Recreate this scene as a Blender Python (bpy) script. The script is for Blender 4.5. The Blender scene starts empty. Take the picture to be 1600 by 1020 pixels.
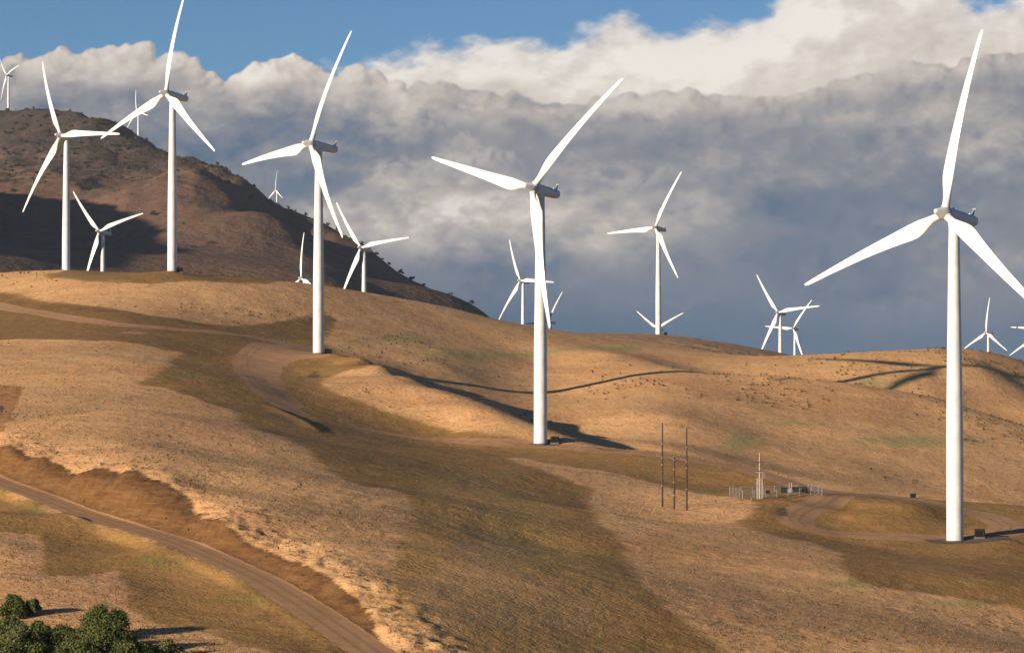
# Wind farm on golden hills in low evening sun
import time; _t0 = time.time()
SUN_E = 5.0; EXPO = .95; HAZE = 1.9e-5; SKY_S = 0.055
SKY_K = 1.0 / SKY_S / 2 ** EXPO        # cloud brightness against the physical sky
SKY_TINT = (.50, .68, .84)
import numpy as np, math
# ---------------------------------------------------------------- camera geometry (photo pixels 1600x1020)
F = 4500.0
PITCH = math.atan(90 / F)
_cp, _sp = math.cos(PITCH), math.sin(PITCH)
def at(px, py, d):
    """world point seen at photo pixel (px,py) at ground distance d"""
    px = np.asarray(px, float); py = np.asarray(py, float); d = np.asarray(d, float)
    x = px - 800; u = 510 - py
    rx, ry, rz = x + 0 * u, F * _cp - u * _sp, F * _sp + u * _cp
    s = d / ry
    return np.stack([rx * s, ry * s, rz * s], -1)
def proj(p):
    f = p[..., 1] * _cp + p[..., 2] * _sp; u = -p[..., 1] * _sp + p[..., 2] * _cp
    return np.stack([800 + F * p[..., 0] / f, 510 - F * u / f], -1)

# ---------------------------------------------------------------- turbines: rotor centre, yaw, blade angle (deg), ground height
TURB = {
 'T1': (105.0, 698.6, 41.4, 45.8, 8.9), 'T2': (6.3, 888.0, 60.6, 41.2, 45.2), 'T3': (-75.8, 1081.6, 90.2, 50.7, 23.8),
 'T4': (-151.0, 1254.2, 126.7, 42.9, 7.5), 'T5': (-230.7, 1470.0, 126.8, 41.2, 92.2), 'T6': (-309.8, 2160.0, 114.5, 37.1, 74.6),
 'T7': (105.0, 2112.7, 114.8, 41.6, 26.7), 'T8': (-114.2, 2175.4, 103.0, 36.1, 82.0), 'Te': (-205.2, 2801.5, 102.9, 46.6, 116.2),
 'Tg': (8.0, 2771.4, 99.4, 45.2, 93.5), 'Th': (48.8, 3849.1, 82.9, 47.6, 27.9), 'Tj': (198.8, 3926.6, 75.8, 39.1, 62.9),
 'Tk': (249.2, 2697.4, 67.1, 38.8, 83.4), 'Tl': (371.6, 3805.4, 73.6, 39.1, 34.7), 'Tm': (605.5, 3677.4, 65.7, 53.7, 1.2),
 'Ta': (-880.2, 5005.0, 537.4, 53.6, 73.2), 'Tb': (-719.2, 5508.7, 521.5, 51.6, 104.2), 'Tc': (-538.0, 6541.4, 440.7, 57.5, 117.0),
 'Tn': (676.0, 3690.0, 71.5, 46.0, 33.0), 'To': (707.0, 3900.0, 63.0, 46.0, 118.0)}
OVER = 3.8
def tower_xy(t):
    y = math.radians(t[3]); return t[0] + OVER * math.sin(y), t[1] + OVER * math.cos(y)

# ---------------------------------------------------------------- terrain control points (px, py, distance)
CP = []
def row(px, *yd):
    for y, d in yd: CP.append((px, y, d))
row(-120, (1020,450),(900,520),(760,640),(690,700),(600,890),(530,1075),(480,1190),(455,1245),(436,1320))
row(0, (1020,440),(960,470),(900,505),(850,545),(800,592),(690,690),(600,885),(530,1065),(480,1185),(455,1240),(427,1320))
row(100, (650,760),(560,960),(495,1130),(440,1230),(423,1300))
row(200, (1020,434),(920,497),(860,548),(690,670),(640,745),(560,950),(532,1040),(508,1102),(490,1138),(450,1215),(430,1262))
row(300, (1020,432),(960,475),(920,505),(700,680),(640,815),(570,990),(520,1105),(500,1148),(460,1215),(430,1262))
row(400, (1020,428),(960,474),(800,560),(740,615),(690,705),(645,832),(610,925),(585,985),(560,1045),(535,1115),(519,1150),(490,1195),(460,1233),(437,1270))
row(500, (1040,422),(850,530),(800,576),(740,656),(690,776),(660,880),(620,945),(590,990),(537,1150),(515,1188),(480,1240),(447,1288))
row(600, (900,502),(850,543),(800,592),(740,690),(695,815),(672,905),(645,930),(615,958),(585,1000),(556,1150),(538,1185),(520,1220),(462,1308))
row(700, (1020,440),(900,512),(850,555),(800,610),(740,722),(695,880),(680,908),(655,925),(628,945),(575,1150),(550,1197),(535,1232),(505,1280),(480,1328))
row(760, (1020,446),(900,514),(800,622),(740,750),(695,884),(680,895),(652,922),(596,1150),(570,1195),(550,1228),(520,1278),(496,1345))
row(850, (1020,456),(852,600),(800,655),(740,772),(712,860),(616,1150),(590,1190),(570,1225),(550,1258),(513,1375))
row(950, (1020,470),(863,600),(800,674),(740,795),(705,880),(685,1010),(645,1092),(600,1168),(570,1215),(550,1252),(526,1410))
row(1050, (1020,481),(874,600),(820,695),(790,735),(750,800),(708,872),(700,1000),(650,1085),(600,1165),(577,1205),(562,1290),(540,1440))
row(1200, (1020,491),(884,600),(830,685),(800,720),(770,765),(737,822),(720,1035),(680,1095),(620,1170),(586,1212),(577,1275),(556,1350))
row(1330, (1020,498),(894,600),(850,690),(800,742),(765,790),(735,1040),(680,1115),(620,1185),(600,1212),(580,1275),(551,1350))
row(1450, (1020,503),(907,600),(870,672),(760,1040),(700,1115),(650,1180),(619,1215),(605,1262),(577,1292),(548,1352))
row(1530, (1020,506),(913,600),(775,1035),(700,1130),(644,1210),(620,1268),(570,1312),(549,1350))
row(1600, (1020,510),(920,600),(890,650),(850,700),(780,1045),(700,1145),(664,1205),(640,1262),(600,1318),(568,1348))
row(1720, (1020,560),(900,655),(850,705),(800,770),(795,1050),(700,1170),(660,1262),(615,1350))
# crest of the spur that carries the access road, and the hollow behind it
SPUR = [(530,560,1062),(555,563,1048),(570,566,1040),(605,577,1020),(640,596,995),(680,616,964),(700,626,950),(739,645,928),(790,665,912),(830,682,900)]
VAL = [(960,945,-34.5),
       (1030,940,-32.5),(1100,930,-34),(1200,915,-39),(1330,905,-44),(1480,900,-48),(1600,905,-51),(1720,905,-54)]
XYZ = []
for px,py,d in SPUR:
    p = at(px,py,d); XYZ.append((p[0],p[1],p[2]+1.7))
for px,d,z in VAL: XYZ.append(((px-800)/F*d, d, z))
# the shaded hollow: a shallow floor that rises to the far hill just where the sun clears the spur
for px,py,d in [(560,566,1090),(575,568,1094),(600,580.5,1032),(600,581.5,1058),(600,574,1088),(600,569.5,1104),(640,598,1020),(640,592.5,1050),(640,588,1090),(640,583,1112),
                (700,619.5,1008),(700,613,1048),(700,608,1084),(700,602,1112),(760,643,988),(760,636,1020),(760,629,1050),(760,626,1078),(760,618,1112),(820,661,978),(820,653,1030),(820,647,1068),(820,640,1096),
                (880,690,945),(880,681,990),(880,673,1036),(880,664,1066)]:
    p = at(px,py,d); XYZ.append((p[0],p[1],p[2]-(1.5 if d < 1078 else .7)))
# crest line beside the road from T2 to T1
for px,py,d in [(870,697,888),(925,699,886),(1000,703,880),(1100,719,860),(1150,729,845),(1260,752,810),(1400,770,790),(1480,773,788),(1540,778,787),(1600,786,786)]: CP.append((px,py,d))
# fence yard and turning loop
for px,py,d in [(1150,778.5,746),(1160,778,747),(1222,774.5,750),(1284,771,752),(1158,770.5,760),(1222,768.5,762),(1284,766,765),(1222,783,738),(1290,783,746),(1235,806,719),(1243,820,707),(1290,832,701),(1400,841,699),(1560,840,700),(1575,822,722),(1520,797,750),(1440,780,768),(1345,771,775),
                (1300,812,722),(1380,786,739),(1420,785,741),(1450,795,735),(1340,797,731),(1485,813,733),(1500,830,716),(1400,828,710),(1320,826,711)]: CP.append((px,py,d))
# dip behind the near crest of the right-hand hill
for px,py,d in [(1130,586,1208),(1250,592,1212),(1390,610,1213)]: CP.append((px,py,d))
for px,py,d,dz in [(1130,586,1240,-2.2),(1250,592,1242,-2.4),(1330,600,1240,-2.6),(1390,610,1238,-2.6),(1450,619,1238,-2.6),(1530,644,1236,-2.4),(1600,664,1232,-2.2)]:
    p = at(px,py,d); XYZ.append((p[0],p[1],p[2]+dz))
for px,py,d in [(1390,594,1265),(1250,582,1272)]: CP.append((px,py,d))
# lower road and its cut bank
LROAD = [(-60,728,688),(0,752,650),(60,773,628),(120,797,603),(200,822,576),(270,843,555),(330,868,534),(400,900,510),(460,935,487),(510,968,466),(560,1003,446),(610,1040,428),(660,1085,408)]
CP += LROAD
for px,py,d in [(-60,672,712),(0,697,674),(60,715,652),(130,738,624),(200,739,604),(260,757,590),(290,776,582),(320,812,550),(400,855,533),(470,880,510),(520,905,492),(580,950,468),(640,992,446),(700,1040,424)]: CP.append((px,py,d))
# gentle ground straight behind the lip of the cut
for px,py,d in [(-60,672,712),(0,697,674),(60,715,652),(130,738,624),(200,739,604),(260,757,590),(290,776,582),(320,812,550),(400,855,533),(470,880,510),(520,905,492),(580,950,468)]:
    p = at(px,py,d); XYZ.append((p[0]+3, p[1]+13, p[2]+1.0))
# skyline backs: ground behind the crests
for px,y,d in [(0,427,1320),(100,423,1300),(200,430,1262),(300,430,1262),(400,437,1270),(500,447,1288),(600,462,1308),(700,480,1328),(760,496,1345),(850,513,1375),(950,526,1410)]:
    z = (600-y)/F*d
    XYZ.append(((px-800)/F*(d+90), d+90, z-4)); 
for px,y,d in [(1050,540,1440),(1200,556,1350),(1330,551,1350),(1450,548,1352),(1530,549,1350),(1600,568,1348)]:
    z = (600-y)/F*d
    XYZ.append(((px-800)/F*(d+80), d+80, z-3)); XYZ.append(((px-800)/F*(d+230), d+230, z-28))
# bump hill carrying T7
for px,py,d in [(905,524,1950),(960,522,2020),(1000,522,2060),(1040,523,2090),(1090,530,2060),(1130,539,2020),(1180,554,1960),(1230,572,1930)]: CP.append((px,py,d))
for x,y,z in [(20,1700,12),(90,1720,8),(180,1700,0),(60,2700,15),(130,2700,5),(200,3100,-10),(50,3200,10),(250,2100,10),(300,2000,-5),(-20,3000,30),(330,2200,-15),(230,2300,15),(110,2500,22)]: XYZ.append((x,y,z))
for k,t in TURB.items():
    x,y = tower_xy(t)
    h = {'T1':(1492,845),'T2':(845,695),'T3':(497.5,553.5),'T4':(268.5,425)}.get(k)
    if h: CP.append((h[0],h[1],y))
    elif k == 'T7': XYZ.append((x,y,(600-523.3)/F*y))
    else: XYZ.append((x,y,t[2]-79.4))
# hills rising to the mountain
_MT = [(0,396,2800),(50,406,2800),(100,416,2850),(-150,380,2900),(200,410,3000),(300,416,3150),(400,428,3100),(520,448,3000),
    (0,372,3150),(60,385,3200),(0,340,3500),(0,285,3950),(0,230,4450),(-150,230,4400),(-150,300,3800),(100,300,4000),(100,235,4600),(200,260,4900),(200,330,4250),(200,380,3600),
    (300,300,4980),(300,390,3600),(290,312,4500),(340,352,4300),(400,397,4020),(440,418,3850),
    (600,472,3300),(345,322,4800),(400,366,4560),(460,406,4330),(520,440,4100),
    (400,320,5150),(460,360,4990),(520,402,4830),(600,446,4680),
    (-150,175,4800),(0,178,4950),(60,179,5000),(120,182,5080),(165,192,5150),(190,200,5220),(210,214,5300),(235,229,5350),(260,237,5400),(330,264,5500),(377,276,5520),(408,297,5530),(432,313,5550),(471,331,5530),(515,353,5500),(556,373,5450),(578,390,5430),(600,409,5400),(625,427,5370),(663,446,5320),(705,466,5260),(768,500,5200)]
def _crest(px): return 4800 - 1.97 * max(px, -150)
def _foot(px): return 3400 - .66 * max(px, -150)
for px,py,d in _MT:
    k = (d - 3050) / (float(np.interp(px, [0, 210, 440, 760], [4950, 5300, 5550, 5200])) - 3050)
    CP.append((px, py, _foot(px) + k * (_crest(px) - _foot(px)) if d > 3050 else d))
for px,y in [(210,214),(260,237),(330,264),(432,313),(515,353),(600,409),(663,446),(720,474)]:
    d = _crest(px) + 260; XYZ.append(((px-800)/F*d, d, (600-y)/F*(d-260) - 22))
XYZ += [(0,3300,40),(0,3600,30),(40,3450,15)]
for px,py,d in [(530,583,1008),(548,583,1006),(512,585,1008),(565,584,1004),(530,568,1038)]: CP.append((px,py,d))
for px,py,d in [(497,566,1045),(480,571,1035),(515,564,1048),(497,556,1076),(520,557,1074),(545,557.5,1080),(540,558,1066),(556,559,1078)]: CP.append((px,py,d))
XYZ += [(-400,5000,270),(-150,4500,80),(100,4500,-10),(300,5000,-30),(-60,3800,50),(-300,6000,200),(600,6500,-20),(1500,7500,-20),(-100,7000,60),(-20,400,-47),(40,400,-49),(90,420,-53),(140,400,-57),(-60,400,-45)]
XYZ += [(-1500,7500,380),(0,7500,20),(800,7500,-40),(0,8600,0),(-3000,6000,430),(-3500,4500,330),(-2500,3500,250),(-2200,2500,180),(900,5500,-20),(1500,6500,-20),(1500,4000,-40),(900,2800,-45),(500,2000,-40),
        (700,1700,-45),(-900,1700,80),(-1500,1500,70),(-600,1300,45),(-500,900,-5),(-400,600,-30),(-300,400,-45),(500,900,-60),(450,600,-60),(600,1300,-25),(300,400,-58),
        (0,330,-50),(-150,330,-50),(150,330,-56),(0,250,-52),(-200,200,-48),(200,200,-52),(0,120,-30),(-150,60,-22),(150,60,-22),(0,40,-13),(0,0,-2.2),(0,-100,4),(-300,-100,0),(300,-100,0)]
CPW = at(*np.array(CP, float).T)
PTS = np.concatenate([CPW, np.array(XYZ, float)])
def _phi(r2): return 0.5 * r2 * np.log(r2 + 1e-9)
def _fit(P):
    q = P[:, :2] / 300.0; n = len(q)
    K = _phi(((q[:, None] - q[None]) ** 2).sum(-1)) + np.eye(n) * 2e-4
    A = np.zeros((n + 3, n + 3)); A[:n, :n] = K; A[:n, n] = 1; A[:n, n + 1:] = q; A[n, :n] = 1; A[n + 1:, :n] = q.T
    return np.linalg.solve(A, np.concatenate([P[:, 2], np.zeros(3)]))
_W = _fit(PTS); _Q = PTS[:, :2] / 300.0
def zbase(x, y):
    sh = np.shape(x); x = np.ravel(x) / 300.0; y = np.ravel(y) / 300.0
    out = np.empty(len(x)); n = len(_Q)
    for s in range(0, len(x), 20000):
        a, b = x[s:s + 20000], y[s:s + 20000]
        r2 = (a[:, None] - _Q[None, :, 0]) ** 2 + (b[:, None] - _Q[None, :, 1]) ** 2
        out[s:s + 20000] = _phi(r2) @ _W[:n] + _W[n] + _W[n + 1] * a + _W[n + 2] * b
    return out.reshape(sh)
def hit(px, py, d0=380., d1=1480., n=420, zf=None):
    """first ground point along the sight lines through photo pixels"""
    zf = zf or zbase
    px = np.atleast_1d(np.asarray(px, float)); py = np.atleast_1d(np.asarray(py, float))
    d = np.geomspace(d0, d1, n)
    P = at(px[:, None], py[:, None], d[None, :])
    g = P[..., 2] - zf(P[..., 0], P[..., 1])
    below = g < 0
    i = np.where(below.any(1), below.argmax(1), n - 1); i = np.maximum(i, 1)
    a = g[np.arange(len(i)), i - 1]; b = g[np.arange(len(i)), i]
    t = np.clip(a / (a - b + 1e-9), 0, 1)
    dd = d[i - 1] + t * (d[i] - d[i - 1])
    Q = at(px, py, dd); return Q, below.any(1)
import bpy, random
from mathutils import Matrix, Vector
C = bpy.context.scene.collection
rng = np.random.default_rng(7)
random.seed(7)

# ---------------------------------------------------------------- numpy noise
def _h(ix, iy, s):
    n = (ix.astype(np.int64) * 374761393 + iy.astype(np.int64) * 668265263 + s * 974634777) & 0x7fffffff
    n = ((n ^ (n >> 13)) * 1274126177) & 0x7fffffff
    return ((n ^ (n >> 16)) & 0xffff) / 65535.0
def vnoise(x, y, s=0):
    ix = np.floor(x); iy = np.floor(y); fx = x - ix; fy = y - iy
    fx = fx * fx * fx * (fx * (fx * 6 - 15) + 10); fy = fy * fy * fy * (fy * (fy * 6 - 15) + 10)
    a = _h(ix, iy, s); b = _h(ix + 1, iy, s); c = _h(ix, iy + 1, s); d = _h(ix + 1, iy + 1, s)
    return (a + (b - a) * fx + (c - a) * fy + (a - b - c + d) * fx * fy) * 2 - 1
def fbm(x, y, o=4, s=0, g=.5):
    t = 0; a = 1
    for i in range(o):
        t = t + a * vnoise(x * 2 ** i + 17.3 * i, y * 2 ** i - 9.1 * i, s + i); a *= g
    return t
def sstep(a, b, x):
    t = np.clip((x - a) / (b - a), 0, 1); return t * t * (3 - 2 * t)

# ---------------------------------------------------------------- 2-D distances on the ground plan
def seg_dist(x, y, poly, closed=False):
    """distance to a polyline, and signed side (+ = right of travel)"""
    P = np.asarray(poly, float)[:, :2]
    if closed: P = np.concatenate([P, P[:1]])
    best = np.full(x.shape, 1e9); side = np.zeros(x.shape); tt = np.zeros(x.shape)
    for k in range(len(P) - 1):
        ax, ay = P[k]; bx, by = P[k + 1]; dx, dy = bx - ax, by - ay; L = dx * dx + dy * dy + 1e-9
        t = np.clip(((x - ax) * dx + (y - ay) * dy) / L, 0, 1)
        d = np.hypot(x - ax - t * dx, y - ay - t * dy)
        m = d < best
        best = np.where(m, d, best); side = np.where(m, (x - ax) * dy - (y - ay) * dx, side); tt = np.where(m, k + t, tt)
    return best, side, tt
def inside(x, y, poly):
    P = np.asarray(poly, float)[:, :2]; c = np.zeros(x.shape, bool); j = len(P) - 1
    for i in range(len(P)):
        xi, yi = P[i]; xj, yj = P[j]
        if abs(yj - yi) > 1e-9:
            c ^= ((yi > y) != (yj > y)) & (x < (xj - xi) * (y - yi) / (yj - yi) + xi)
        j = i
    return c
def smooth_line(P, n=6):
    P = np.asarray(P, float); out = []
    for i in range(len(P) - 1):
        p0 = P[max(i - 1, 0)]; p1 = P[i]; p2 = P[i + 1]; p3 = P[min(i + 2, len(P) - 1)]
        for t in np.arange(n) / n:
            out.append(.5 * (2 * p1 + (p2 - p0) * t + (2 * p0 - 5 * p1 + 4 * p2 - p3) * t * t + (3 * p1 - p0 - 3 * p2 + p3) * t ** 3))
    out.append(P[-1]); return np.array(out)

lroad = smooth_line(at(*np.array(LROAD, float).T), 4)
berm_px = [(418,632),(440,643),(465,654),(490,667),(515,680),(540,690),(562,698)]
berm = smooth_line(hit(*np.array(berm_px, float).T)[0], 4)
T1c = np.array([107.8, 701.4]); 
def features(x, y, z):
    """road bench and cut, berm, mound, small relief on top of the smooth land"""
    m = (y < 760) & (x < 20)
    if m.any():
        d, s, t = seg_dist(x[m], y[m], lroad)
        i = np.clip(t.astype(int), 0, len(lroad) - 2); f = t - i
        rz = lroad[i, 2] * (1 - f) + lroad[i + 1, 2] * f
        zz = z[m]; w = 1 - sstep(3.4, 7.0, d)
        zz = zz * (1 - w) + (rz - .1 * w) * w
        up = (s < 0)
        # sharpen the cut: steeper face with a ragged lip
        band = up & (d > 4) & (d < 19)
        g = fbm(x[m] / 2.2, y[m] / 2.2, 3, 5) * .35 + vnoise(x[m] / 1.3, y[m] / 1.3, 9) * .15
        zz = np.where(band, zz + g * np.sin(np.clip((d - 4) / 15, 0, 1) * np.pi), zz)
        z = z.copy(); z[m] = zz
    m = (y > 820) & (y < 1060) & (x < -20) & (x > -150)
    if m.any():
        d, s, t = seg_dist(x[m], y[m], berm)
        taper = np.clip(np.minimum(t, len(berm) - 1 - t) / 4, 0, 1)
        k = np.where(s < 0, .9, 3.0)
        z = z.copy(); z[m] += .6 * taper * np.exp(-(d / k) ** 2)
    n = .16 * fbm(x / 22, y / 22, 3, 21) + .07 * fbm(x / 5, y / 5, 2, 31)
    n = n + .45 * fbm(x / 85, y / 85, 2, 41)
    keep = 1 - np.exp(-((x - T1c[0]) ** 2 + (y - T1c[1]) ** 2) / 14 ** 2)
    d, s, t = seg_dist(x, y, lroad) if (y.min() < 760) else (np.full(x.shape, 99.), 0, 0)
    keep = keep * sstep(3.5, 9, d)
    return z + n * keep * np.clip((y - 380) / 60, .15, 1)
def zground(x, y):
    x = np.asarray(x, float); y = np.asarray(y, float); sh = x.shape
    x = np.atleast_1d(x).ravel(); y = np.atleast_1d(y).ravel()
    return features(x, y, zbase(x, y)).reshape(sh)
_shade_spur = [(-1500, 4500, 330), (-1180, 3850, 365), (-1110, 3640, 392), (-1090, 3300, 392), (-1090, 2900, 382), (-1095, 2620, 372), (-1098, 2460, 356)]
rib = smooth_line(hit(*np.array([(270,285),(300,312),(345,350),(400,393),(450,422),(500,448)], float).T, d0=2600, d1=5200, n=900)[0], 4)
def zfar(x, y):
    x = np.asarray(x, float); y = np.asarray(y, float)
    z = zbase(x, y)
    # unseen side spur added left of view to cast shade on the mountain
    S = np.array(_shade_spur, float); d, s, t = seg_dist(x.ravel(), y.ravel(), S)
    i = np.clip(t.astype(int), 0, len(S) - 2); f = t - i
    sz = S[i, 2] * (1 - f) + S[i + 1, 2] * f
    sp = (sz - .75 * np.maximum(d - 25, 0) + 12 * fbm(x.ravel() / 120, y.ravel() / 120, 3, 77)).reshape(x.shape)
    z = np.maximum(z, sp)
    m = (y > 2850) & (y < 4600) & (x < 0)
    if m.any():
        d, s, t = seg_dist(x[m], y[m], rib)
        e = np.clip(np.minimum(t, len(rib) - 1 - t) / 5, 0, 1)
        z = z.copy(); z[m] += 34 * e * np.exp(-(d / np.where(s < 0, 55, 260)) ** 2)
    w = sstep(2700, 3300, y) * sstep(90, 180, z)
    rough = sstep(150, 300, z)
    n = 14 * fbm(x / 260, y / 380, 3, 51) + rough * (8 * (1 - np.abs(fbm(x / 90, y / 130, 3, 61))) - 4) + rough * 2.4 * fbm(x / 28, y / 28, 3, 71) + .9 * fbm(x / 14, y / 14, 2, 72)
    keep = 1.0
    for k in ('Ta', 'Tb', 'Tc'):
        tx, ty = tower_xy(TURB[k]); keep = keep * (1 - np.exp(-((x - tx) ** 2 + (y - ty) ** 2) / 60 ** 2))
    mid = (1 - w) * sstep(1480, 1700, y)
    return z + n * w * keep + mid * 1.0 * fbm(x / 90, y / 90, 3, 81) * (1 - np.exp(-((x - 107) ** 2 + (y - 2115) ** 2) / 200 ** 2))

# ---------------------------------------------------------------- mesh helpers
def new_obj(name, me, mat=None, parent=None):
    o = bpy.data.objects.new(name, me); C.objects.link(o)
    if mat is not None and len(me.materials) == 0: me.materials.append(mat)
    if parent is not None: o.parent = parent
    return o
def np_mesh(name, V, Fq, smooth=True):
    V = np.asarray(V, np.float32); Fq = np.asarray(Fq, np.int32); k = Fq.shape[1]
    me = bpy.data.meshes.new(name)
    me.vertices.add(len(V)); me.vertices.foreach_set('co', V.ravel())
    me.loops.add(Fq.size); me.loops.foreach_set('vertex_index', Fq.ravel())
    me.polygons.add(len(Fq)); me.polygons.foreach_set('loop_start', np.arange(0, Fq.size, k, dtype=np.int32))
    me.polygons.foreach_set('use_smooth', np.full(len(Fq), smooth)); me.update(calc_edges=True)
    return me
def grid_mesh(name, X, Y, Z):
    r, c = X.shape
    idx = np.arange(r * c).reshape(r, c)
    Fq = np.stack([idx[:-1, :-1], idx[:-1, 1:], idx[1:, 1:], idx[1:, :-1]], -1).reshape(-1, 4)
    return np_mesh(name, np.stack([X, Y, Z], -1).reshape(-1, 3), Fq)
def set_attr(me, name, v):
    a = me.attributes.new(name, 'FLOAT', 'POINT'); a.data.foreach_set('value', np.asarray(v, np.float32).ravel())
class MB:
    def __init__(s): s.v = []; s.f = []
    def add(s, V, Fs):
        b = len(s.v); s.v += [tuple(map(float, p)) for p in V]; s.f += [tuple(b + i for i in f) for f in Fs]; return s
    def rings(s, R, cap=True, closed=True):
        n = len(R[0]); V = [p for r in R for p in r]; Fs = []
        for i in range(len(R) - 1):
            for j in range(n if closed else n - 1):
                k = (j + 1) % n; Fs.append((i * n + j, i * n + k, (i + 1) * n + k, (i + 1) * n + j))
        if cap: Fs.append(tuple(range(n))[::-1]); Fs.append(tuple((len(R) - 1) * n + j for j in range(n)))
        return s.add(V, Fs)
    def lathe(s, prof, seg=24, M=None, cap=True):
        """prof: (radius, height) pairs about z, moved by M"""
        M = M or Matrix.Identity(4)
        return s.rings([[M @ Vector((r * math.cos(2 * math.pi * j / seg), r * math.sin(2 * math.pi * j / seg), h)) for j in range(seg)] for r, h in prof], cap)
    def tube(s, pts, r, seg=8, cap=True):
        pts = [Vector(p) for p in pts]; rr = r if hasattr(r, '__len__') else [r] * len(pts); R = []
        for i, p in enumerate(pts):
            t = (pts[min(i + 1, len(pts) - 1)] - pts[max(i - 1, 0)]).normalized()
            a = t.cross(Vector((0, 0, 1)) if abs(t.z) < .9 else Vector((1, 0, 0))).normalized(); b = t.cross(a)
            R.append([p + rr[i] * (math.cos(2 * math.pi * j / seg) * a + math.sin(2 * math.pi * j / seg) * b) for j in range(seg)])
        return s.rings(R, cap)
    def box(s, c, d, bev=.0, M=None):
        x, y, z = d[0] / 2, d[1] / 2, d[2] / 2; b = min(bev, x * .9, y * .9, z * .9); M = M or Matrix.Identity(4); c = Vector(c)
        if b <= 0:
            V = [M @ (c + Vector((sx * x, sy * y, sz * z))) for sz in (-1, 1) for sy in (-1, 1) for sx in (-1, 1)]
            return s.add(V, [(0, 2, 3, 1), (4, 5, 7, 6), (0, 1, 5, 4), (2, 6, 7, 3), (0, 4, 6, 2), (1, 3, 7, 5)])
        def ring(zz, i): 
            X, Yy = x - i, y - i
            return [M @ (c + Vector(p)) for p in [(-X + b, -Yy, zz), (X - b, -Yy, zz), (X, -Yy + b, zz), (X, Yy - b, zz), (X - b, Yy, zz), (-X + b, Yy, zz), (-X, Yy - b, zz), (-X, -Yy + b, zz)]]
        return s.rings([ring(-z, b * .6), ring(-z + b, 0), ring(z - b, 0), ring(z, b * .6)])
    def mesh(s, name, smooth=False):
        me = bpy.data.meshes.new(name); me.from_pydata(s.v, [], s.f); me.update()
        if smooth:
            me.polygons.foreach_set('use_smooth', [True] * len(me.polygons))
            try: me.set_sharp_from_angle(angle=math.radians(40))
            except Exception: pass
        return me
    def build(s, name, mat, parent=None, smooth=False): return new_obj(name, s.mesh(name, smooth), mat, parent)
def tag(o, label=None, cat=None, group=None, kind=None):
    if label: o['label'] = label
    if cat: o['category'] = cat
    if group: o['group'] = group
    if kind: o['kind'] = kind
    return o
def empty(name, loc, rz=0, **k):
    o = bpy.data.objects.new(name, None); C.objects.link(o); o.location = loc; o.rotation_euler = (0, 0, rz); o.empty_display_size = 1
    return tag(o, **k)
def kids(o): return [c for c in bpy.data.objects if c.parent == o]
def copy_tree(o, parent=None):
    c = o.copy(); C.objects.link(c); c.parent = parent
    for k in KIDS.get(o.name, []): copy_tree(k, c)
    return c
KIDS = {}
def remember(o):
    for k in kids(o): KIDS.setdefault(o.name, []).append(k); remember(k)
# ---------------------------------------------------------------- materials
class NT:
    """small node-tree writer"""
    def __init__(s, nt): s.nt = nt; s.n = nt.nodes; s.l = nt.links
    def node(s, t, **k):
        n = s.n.new(t)
        for a, v in k.items(): setattr(n, a, v)
        return n
    def put(s, sock, v):
        if v is None: return
        if isinstance(v, bpy.types.NodeSocket): s.l.new(v, sock)
        else: sock.default_value = v
    def math(s, op, a, b=None, c=None, clamp=False):
        n = s.node('ShaderNodeMath', operation=op, use_clamp=clamp); s.put(n.inputs[0], a); s.put(n.inputs[1], b)
        if c is not None: s.put(n.inputs[2], c)
        return n.outputs[0]
    def vec(s, op, a, b=None, c=None):
        n = s.node('ShaderNodeVectorMath', operation=op); s.put(n.inputs[0], a); s.put(n.inputs[1], b)
        if c is not None: s.put(n.inputs[2], c)
        return n.outputs['Value'] if op in ('DOT_PRODUCT', 'LENGTH', 'DISTANCE') else n.outputs[0]
    def noise(s, v, scale, detail=3, rough=.5, dist=0, dim='3D', lac=2.0, typ='FBM'):
        n = s.node('ShaderNodeTexNoise', noise_dimensions=dim, noise_type=typ)
        s.put(n.inputs['Vector'], v); s.put(n.inputs['Scale'], scale); s.put(n.inputs['Detail'], detail); s.put(n.inputs['Roughness'], rough)
        s.put(n.inputs['Distortion'], dist); s.put(n.inputs['Lacunarity'], lac)
        return n.outputs[0]
    def smooth(s, a, lo, hi):
        n = s.node('ShaderNodeMapRange', interpolation_type='SMOOTHSTEP'); s.put(n.inputs[0], a); s.put(n.inputs[1], lo); s.put(n.inputs[2], hi)
        return n.outputs[0]
    def lin(s, a, lo, hi, x=0, y=1):
        n = s.node('ShaderNodeMapRange'); s.put(n.inputs[0], a); s.put(n.inputs[1], lo); s.put(n.inputs[2], hi); s.put(n.inputs[3], x); s.put(n.inputs[4], y)
        return n.outputs[0]
    def mix(s, f, a, b, blend='MIX'):
        n = s.node('ShaderNodeMix', data_type='RGBA', blend_type=blend); s.put(n.inputs[0], f)
        s.put(n.inputs[6], a if not isinstance(a, tuple) else (*a, 1)); s.put(n.inputs[7], b if not isinstance(b, tuple) else (*b, 1))
        return n.outputs[2]
    def attr(s, name): return s.node('ShaderNodeAttribute', attribute_name=name).outputs['Fac']
    def ramp(s, f, stops, interp='LINEAR'):
        n = s.node('ShaderNodeValToRGB'); e = n.color_ramp.elements; n.color_ramp.interpolation = interp
        while len(e) < len(stops): e.new(.5)
        for i, (p, c) in enumerate(stops): e[i].position = p; e[i].color = (*c, 1)
        s.put(n.inputs[0], f); return n.outputs[0]
    def bump(s, h, strength, dist):
        n = s.node('ShaderNodeBump'); s.put(n.inputs['Height'], h); n.inputs['Strength'].default_value = strength; n.inputs['Distance'].default_value = dist
        return n.outputs[0]
def material(name):
    m = bpy.data.materials.new(name); m.use_nodes = True; t = NT(m.node_tree); b = m.node_tree.nodes['Principled BSDF']
    return m, t, b
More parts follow.
